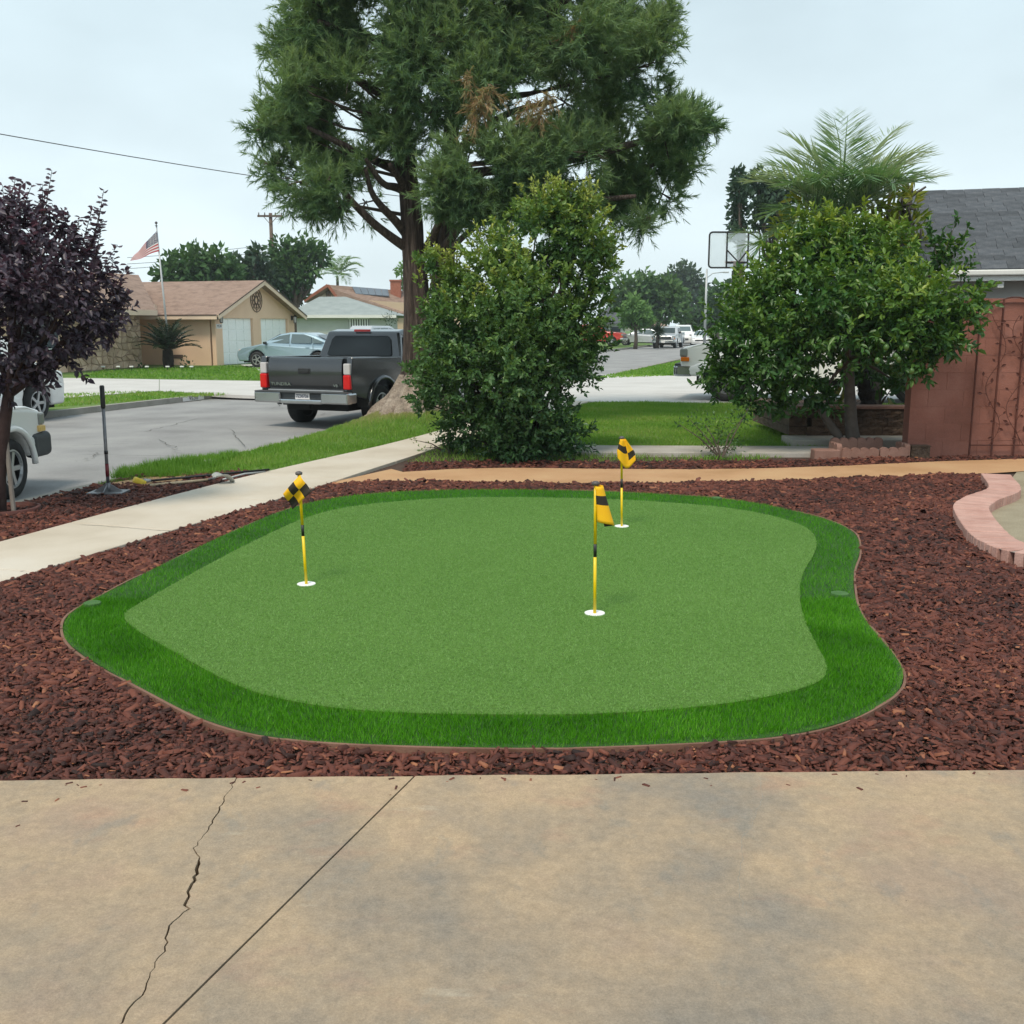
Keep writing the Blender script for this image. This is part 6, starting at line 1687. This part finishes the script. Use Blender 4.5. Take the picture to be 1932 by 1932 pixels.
# garden in front of the beige house
D = 43.0
sg_ = empty('sago_palm', W(318, 692, FARZ)); sg_.location = (AT(318, 690, D).x, D, FARZ); tag(sg_, 'dark green sago palm with stiff arching fronds', 'palm')
m = MB(); m.tube([(0, 0, 0), (0, 0, .35), (0, 0, .75)], [.2, .23, .2], 14); m.build('trunk', M['palmbark'], sg_)
for k in range(38):
    az_ = k * 2.399; el = math.radians(78 - 62 * (k / 38)); frond(None, M['branch'], (0, 0, .72), az_, el, random.uniform(1.25, 1.6), .8, 30, .24, .03, .35, M['sago'], sg_)
for k, (x, y, r_, lab, mt, vm) in enumerate(((216, 684, 16, 'small bright green round shrub by the stone wall', 'tree_light', .4), (353, 683, 11, 'clipped dark round shrub right of the sago palm', 'tree_dark', .3), (188, 688, 12, 'brownish low shrub at the edge of the flower bed', 'plumeria', .4), (262, 690, 10, 'low grey green plant at the stone corner', 'tree_mid', .2), (735, 600, 16, 'rounded hedge shrub between the grey and tan houses', 'tree_dark', .5))):
    DD = 42.5 if x < 500 else 70
    shrub('garden_shrub', lab, [(x, y, r_, 0), (x - r_ * .6, y + 4, r_ * .6, 0), (x + r_ * .6, y + 3, r_ * .6, .1)], DD, (AT(x, 690, DD).x, DD, FARZ), .16, M[mt], vm, 160, 'leaf4', .5, None, False)
lm = MB(); lm.tube([(0, 0, 0), (0, 0, .16)], .025, 6)
for (x, y) in ((195, 697), (223, 695), (248, 694), (277, 691), (316, 690), (343, 688), (361, 686)):
    p = W(x, y + 3, FARZ)
    p = Vector((AT(x, y, 40.5).x, 40.5, FARZ))
    rt = empty('path_light', p); tag(rt, 'small white garden light at the edge of the far lawn', 'light', 'garden lights along the far lawn')
    o = MB(); o.tube([(0, 0, 0), (0, 0, .14)], .015, 6); o.build('stake', M['black'], rt)
    o = MB(); o.box((0, 0, .17), (.15, .08, .06)); o.build('head', M['white'], rt, bevel=.02)

# ------------------------------------------------------------------ grey house and tan house
def hip(m, x0, x1, y0, y1, e, rz_, r0, r1, t=.12):
    ym = (y0 + y1) / 2
    roof_slab(m, (x0, y0, e), (x1, y0, e), (r1, ym, rz_), (r0, ym, rz_), t); roof_slab(m, (x1, y1, e), (x0, y1, e), (r0, ym, rz_), (r1, ym, rz_), t)
    m.add([(x1, y0, e), (x1, y1, e), (r1, ym, rz_)], [(0, 1, 2)]); m.add([(x0, y1, e), (x0, y0, e), (r0, ym, rz_)], [(0, 1, 2)])
D2 = 70.0
g0 = AT(548, 600, D2); h2_ = empty('grey_house', (g0.x, D2, FARZ)); tag(h2_, 'low grey stucco house with pale grey hip roof', 'house')
wdt = AT(735, 600, D2).x - g0.x
m = MB(); m.box((wdt / 2, 4, 1.2), (wdt - .6, 7, 2.4)); m.build('wall', M['greystucco'], h2_)
m = MB(); hip(m, -.4, wdt + .5, 0, 8.5, 2.42, 3.75, 1.2, wdt - 3.6); m.build('roof', M['roofgrey'], h2_)
m = MB(); m.box((wdt / 2, -.03, 2.34), (wdt + .9, .06, .2)); m.build('fascia', M['fascia'], h2_)
xw = AT(656, 600, D2).x - g0.x; xw2 = AT(694, 600, D2).x - g0.x
m = MB(); m.box(((xw + xw2) / 2, .46, 1.75), (xw2 - xw, .05, .85)); wd2 = m.build('window', M['glass'], h2_)
for k in range(8):
    m = MB(); m.box((xw + (xw2 - xw) * (k + .5) / 8, .40, 1.75), (.09, .05, .85)); m.build('window_bar', M['white'], wd2)
m = MB(); m.box(((xw + xw2) / 2, .41, 2.2), (xw2 - xw + .1, .06, .08)); m.box(((xw + xw2) / 2, .41, 1.3), (xw2 - xw + .1, .06, .08)); m.build('window_frame', M['white'], wd2)
D3 = 84.0
t0 = AT(588, 590, D3); h3 = empty('tan_house', (t0.x, D3, FARZ)); tag(h3, 'tan gabled house with solar panels and red brick chimney', 'house')
ax_ = AT(620, 536, D3); wx = AT(660, 590, D3).x - t0.x; apx = ax_.x - t0.x; apz = ax_.z; lz = AT(588, 562, D3).z
rl = 9.5; s3d = Vector((SV.x, SV.y, 0))
m = MB(); m.add([(0, 0, 0), (apx * 2, 0, 0), (apx * 2, 0, lz), (apx, 0, apz - .15), (0, 0, lz)], [(0, 1, 2, 3, 4)])
m.add([(apx * 2, 0, 0), (apx * 2 + 9, 1.5, 0), (apx * 2 + 9, 1.5, lz - .6), (apx * 2, 0, lz)], [(0, 1, 2, 3)]); m.build('wall', M['plastered'], h3)
rx, ry = AT(770, 549, D3 + 3).x - t0.x, 3.0
ee = AT(770, 590, D3); el_ = AT(655, 585, D3 - .5)
m = MB()
roof_slab(m, (el_.x - t0.x, -.5, el_.z), (ee.x - t0.x, .5, ee.z), (rx, ry + 1.0, AT(770, 548, D3 + 4).z), (apx, -.3, apz), .18)
roof_slab(m, (apx, -.3, apz), (rx, ry + 1, AT(770, 548, D3 + 4).z), (rx - 4, ry + 9, lz), (-.5, -.3, lz - .15), .18); r3 = m.build('roof', M['roofbrown'], h3)
m = MB(); m.bar((-.5, -.36, lz - .18), (apx, -.36, apz - .03), .05, .22); m.bar((apx, -.36, apz - .03), (el_.x - t0.x, -.56, el_.z - .05), .05, .22); m.build('rake_board', M['chimney'], h3)
A_ = Vector((el_.x - t0.x, -.5, el_.z)); B_ = Vector((ee.x - t0.x, .5, ee.z)); C_ = Vector((rx, ry + 1.0, AT(770, 548, D3 + 4).z)); D_ = Vector((apx, -.3, apz))
bil = lambda u, v: A_.lerp(B_, u).lerp(D_.lerp(C_, u), v) + Vector((0, -.08, .12))
for k in range(5):
    u0, u1 = .28 + .09 * k, .28 + .09 * k + .085
    m = MB(); q = [bil(u0, .66), bil(u1, .66), bil(u1, .94), bil(u0, .94)]; m.add(q + [p - Vector((0, -.02, .06)) for p in q], [(0, 1, 2, 3), (7, 6, 5, 4), (0, 4, 5, 1), (1, 5, 6, 2), (2, 6, 7, 3), (3, 7, 4, 0)]); m.build('solar_panel', M['solar'], r3)
ch = AT(747, 548, D3 + 3); m = MB(); m.box((ch.x - t0.x, 3, ch.z + .05), (.85, .7, 1.6)); m.box((ch.x - t0.x, 3, ch.z + .85), (.97, .82, .14)); m.build('chimney', M['chimney'], r3)
vt = AT(619, 556, D3 - .1); m = MB(); m.box((vt.x - t0.x, -.06, vt.z), (.35, .06, .7)); m.build('gable_vent', M['trimdark'], h3)
# far right houses
for (x0, x1, ye, yr, DD, mt, rm, lab) in ((1128, 1186, 608, 588, 108, 'greystucco', 'shingle', 'small house with dark grey roof far down the street'), (1215, 1262, 618, 606, 125, 'housewhite', 'roofbrown', 'pale gabled house behind the far round trees')):
    a = AT(x0, ye, DD); b = AT(x1, ye, DD); w = b.x - a.x; e = a.z; rzz = AT(x0, yr, DD).z + .6
    rt = empty('far_house', (a.x, DD, FARZ)); tag(rt, lab, 'house')
    m = MB(); m.box((w / 2, 4, e / 2), (w - .6, 7, e)); m.build('wall', M[mt], rt)
    m = MB(); hip(m, -.4, w + .4, 0, 8, e, rzz, 1.5, w - 1.5); m.build('roof', M[rm], rt)
    m = MB(); m.box((w * .6, .46, e * .55), (w * .3, .06, 1.0)); m.build('window', M['glass'], rt)

# ------------------------------------------------------------------ trees further off
def tree(label, cl, D, mat, size, dens, vm=.45, trunk_px=None, tw=.25, name='tree', bark='branch', group=None, tm='leaf4', asp=.6, droop=0, z0=FARZ):
    cl = [c if len(c) > 3 else (*c, random.uniform(-.6, .6)) for c in cl]
    cx = trunk_px if trunk_px is not None else sum(c[0] for c in cl) / len(cl)
    b = Vector((AT(cx, 640, D).x, D, z0)); rt = empty(name, b); tag(rt, label, 'tree', group)
    tz = max(AT(c[0], c[1], D).z for c in cl); lowc = min(AT(c[0], c[1], D).z for c in cl); k = max(lowc * .7, .6)
    m = MB(); m.tube([(0, 0, -.1), (.05, 0, k * .5), (0, 0, k), (.1, 0, (k + tz) / 2)], [tw * 1.3, tw, tw * .85, tw * .4], 9); m.build('trunk', M[bark], rt, smooth=True)
    m = MB()
    for c in cl:
        p = AT(c[0], c[1], D + c[3]) - b; m.tube([(0, 0, k), p * .5 + Vector((0, 0, k * .4)), p], [tw * .5, tw * .3, tw * .08], 6)
    m.build('branches', M[bark], rt, smooth=True)
    P, O, C = clump_pts(cl, D, dens * 3.2, .4)
    foliage('crown', P - np.array(b), O + RNG.normal(0, .5, P.shape) + np.array([0, 0, -droop]), RNG.uniform(.7, 1.25, len(P)) * size, asp, tm, np.clip(vm + .2 * O[:, 2] + .12 * C + RNG.normal(0, .14, len(P)), 0, 1), M[mat], rt)
    return rt
tree('broad dark green tree behind the beige garage roof', [(330, 505, 26), (365, 495, 32), (405, 500, 34), (345, 530, 30), (385, 530, 34), (430, 520, 30), (420, 545, 26), (310, 520, 18)], 72, 'tree_mid', .5, 75, .4, 380, .4)
tree('dense rounded tree between beige house and utility pole', [(450, 510, 26), (480, 505, 24), (470, 535, 30), (500, 525, 26), (440, 540, 24), (485, 480, 14)], 76, 'tree_dark', .5, 75, .5, 470, .4)
tree('tall bushy tree in front of the utility pole base', [(535, 480, 28), (570, 475, 28), (598, 480, 20), (545, 510, 34), (578, 512, 22), (520, 530, 30), (550, 545, 30), (612, 488, 9)], 78, 'tree_mid', .5, 75, .45, 560, .4)
tree('pale feathery tree behind the cedar trunk', [(760, 510, 14), (765, 540, 12)], 90, 'tree_light', .4, 60, .6, 765, .2)
ph = empty('palm_tree', (AT(640, 640, 95).x, 95, FARZ)); tag(ph, 'hazy drooping palm beyond the tan house roof', 'palm'); lb = Vector(ph.location)
m = MB(); m.tube([(0, 0, 0), (0, 0, AT(640, 520, 95).z)], [.16, .12], 8); m.build('trunk', M['branch'], ph, smooth=True)
for k in range(14): frond(None, sk, AT(638, 518, 95) - lb, k * .449, math.radians(62 - (k % 4) * 18), 2.6, 1.5, 22, .8, .06, .45, M['palm'], ph)
tree('round bright green tree far down the street', [(1185, 545, 26), (1220, 540, 26), (1255, 548, 28), (1280, 565, 20), (1170, 570, 24), (1215, 570, 32), (1260, 580, 28), (1235, 560, 34), (1195, 590, 20), (1285, 590, 14)], 112, 'tree_mid', .75, 30, .6, 1225, .5)
tree('small light green tree in front of the silver sedan', [(1195, 575, 18), (1210, 590, 20), (1185, 595, 18), (1200, 605, 20), (1220, 605, 14), (1178, 608, 10)], 82, 'tree_light', .38, 110, .5, 1199, .14)
tree('tall grey green tree on the skyline', [(1275, 520, 18), (1295, 515, 20), (1305, 535, 22), (1260, 530, 12), (1320, 550, 16), (1290, 550, 24), (1325, 575, 20), (1310, 595, 24)], 170, 'tree_dark', 1.0, 16, .6, 1300, .5)
tree('dull green tree standing by the thin lamp post', [(1345, 560, 22), (1360, 590, 26), (1335, 590, 20), (1370, 550, 20), (1345, 610, 16), (1300, 605, 16), (1312, 612, 12)], 120, 'tree_mid', .8, 26, .3, 1350, .4)
tree('narrow dark tree rising left of the palm', [(1392, 330, 13), (1395, 360, 17), (1393, 390, 18), (1392, 415, 17), (1390, 440, 14), (1400, 345, 10)], 48, 'tree_dark', .28, 260, .2, 1392, .2)
tree('dark tree crown just behind the palm fronds', [(1430, 345, 22), (1450, 370, 28), (1470, 395, 24), (1440, 390, 20), (1430, 420, 14), (1480, 360, 22), (1465, 425, 18)], 50, 'tree_dark', .3, 240, .2, 1450, .25)
yu = empty('yucca', (AT(1240, 640, 80).x, 80, FARZ)); tag(yu, 'small dark spiky yucca beside the far sedan', 'plant')
m = MB(); m.tube([(0, 0, 0), (.05, 0, .7), (.02, 0, 1.3)], [.16, .14, .12], 8); m.build('trunk', M['palmbark'], yu, smooth=True)
P = np.tile(np.array([[.02, 0, 1.3]]), (160, 1)); foliage('leaves', P, RNG.normal(0, 1, (160, 3)) + np.array([0, 0, .3]), RNG.uniform(.5, .9, 160), .09, 'leaf4', RNG.uniform(0, .5, 160), M['sago'], yu)
# lamp post
lp = empty('lamp_post', (AT(1330, 620, 88).x, 88, FARZ)); tag(lp, 'thin pale concrete lamp post down the street', 'lamp post')
m = MB(); m.tube([(0, 0, 0), (0, 0, AT(1330, 506, 88).z)], [.13, .08], 8); m.build('post', M['galv'], lp, smooth=True)
zt_ = AT(1330, 512, 88).z; m = MB(); m.tube([(0, 0, zt_ - .5), (.5, 0, zt_ - .1), (1.4, 0, zt_)], .04, 6); m.build('arm', M['galv'], lp, smooth=True)
m = MB(); m.box((1.6, 0, zt_ - .02), (.5, .2, .12)); m.build('lamp_head', M['galv'], lp, bevel=.03)

# utility pole and wires
D = 80.0
b = AT(520, 640, D); t = AT(520, 402, D); up = empty('utility_pole', (b.x, D, FARZ)); tag(up, 'wooden utility pole with crossarm above the far trees', 'utility pole')
m = MB(); m.tube([(0, 0, 0), (0, 0, t.z - FARZ)], [.18, .13], 8); m.build('pole', M['polewood'], up, smooth=True)
zc = AT(520, 408, D).z - FARZ; m = MB(); m.box((0, -.15, zc), (1.9, .12, .14)); m.bar((-.5, -.13, zc - .05), (0, -.13, zc - .6), .04, .04); m.bar((.5, -.13, zc - .05), (0, -.13, zc - .6), .04, .04); m.build('crossarm', M['polewood'], up)
for x in (-.85, -.4, .4, .85):
    m = MB(); m.lathe([(.03, 0), (.06, .05), (.03, .1), (.06, .15), (.01, .2)], 8, (x, -.15, zc + .07)); m.build('insulator', M['capgrey'], up)
def wire(a, b, sag, label, r=.012):
    a = Vector(a); b = Vector(b); m = MB(); m.tube([a.lerp(b, k / 16) - Vector((0, 0, sag * 4 * (k / 16) * (1 - k / 16))) for k in range(17)], r, 5)
    tag(m.build('wire', M['cable']), label, 'wire')
wire(AT(-260, 205, 22), AT(1050, 400, 40), .25, 'black overhead cable sloping down into the cedar', .011)
for k, (ya, yb) in enumerate(((486, 462), (498, 474), (507, 480))):
    wire(AT(240, ya, 80), AT(514, yb - 1, 79.8), .1, ('upper', 'middle', 'lower')[k] + ' thin utility wire left of the wooden pole', .018)
wire(AT(470, 500, 80), AT(516, 450, 79.8), .02, 'steep guy wire coming off the wooden pole', .018)
print('tris', sum(len(o.data.loops) - 2 * len(o.data.polygons) for o in COL.objects if o.type == 'MESH'), 'objects', len(COL.objects))

# ------------------------------------------------------------------ thin overcast haze over the whole street
hz = MB(); hz.box((0, 150, 9.8), (700, 420, 22.8))
hm = bpy.data.materials.new('haze'); hm.use_nodes = True; n = hm.node_tree; n.nodes.clear()
ho = n.nodes.new('ShaderNodeOutputMaterial'); pv = n.nodes.new('ShaderNodeVolumePrincipled')
pv.inputs['Color'].default_value = (.86, .93, .97, 1); pv.inputs['Density'].default_value = .0006; pv.inputs['Anisotropy'].default_value = .2
n.links.new(pv.outputs[0], ho.inputs['Volume'])
tag(hz.build('haze', hm), 'thin grey marine haze along the street', 'haze', kind='stuff')
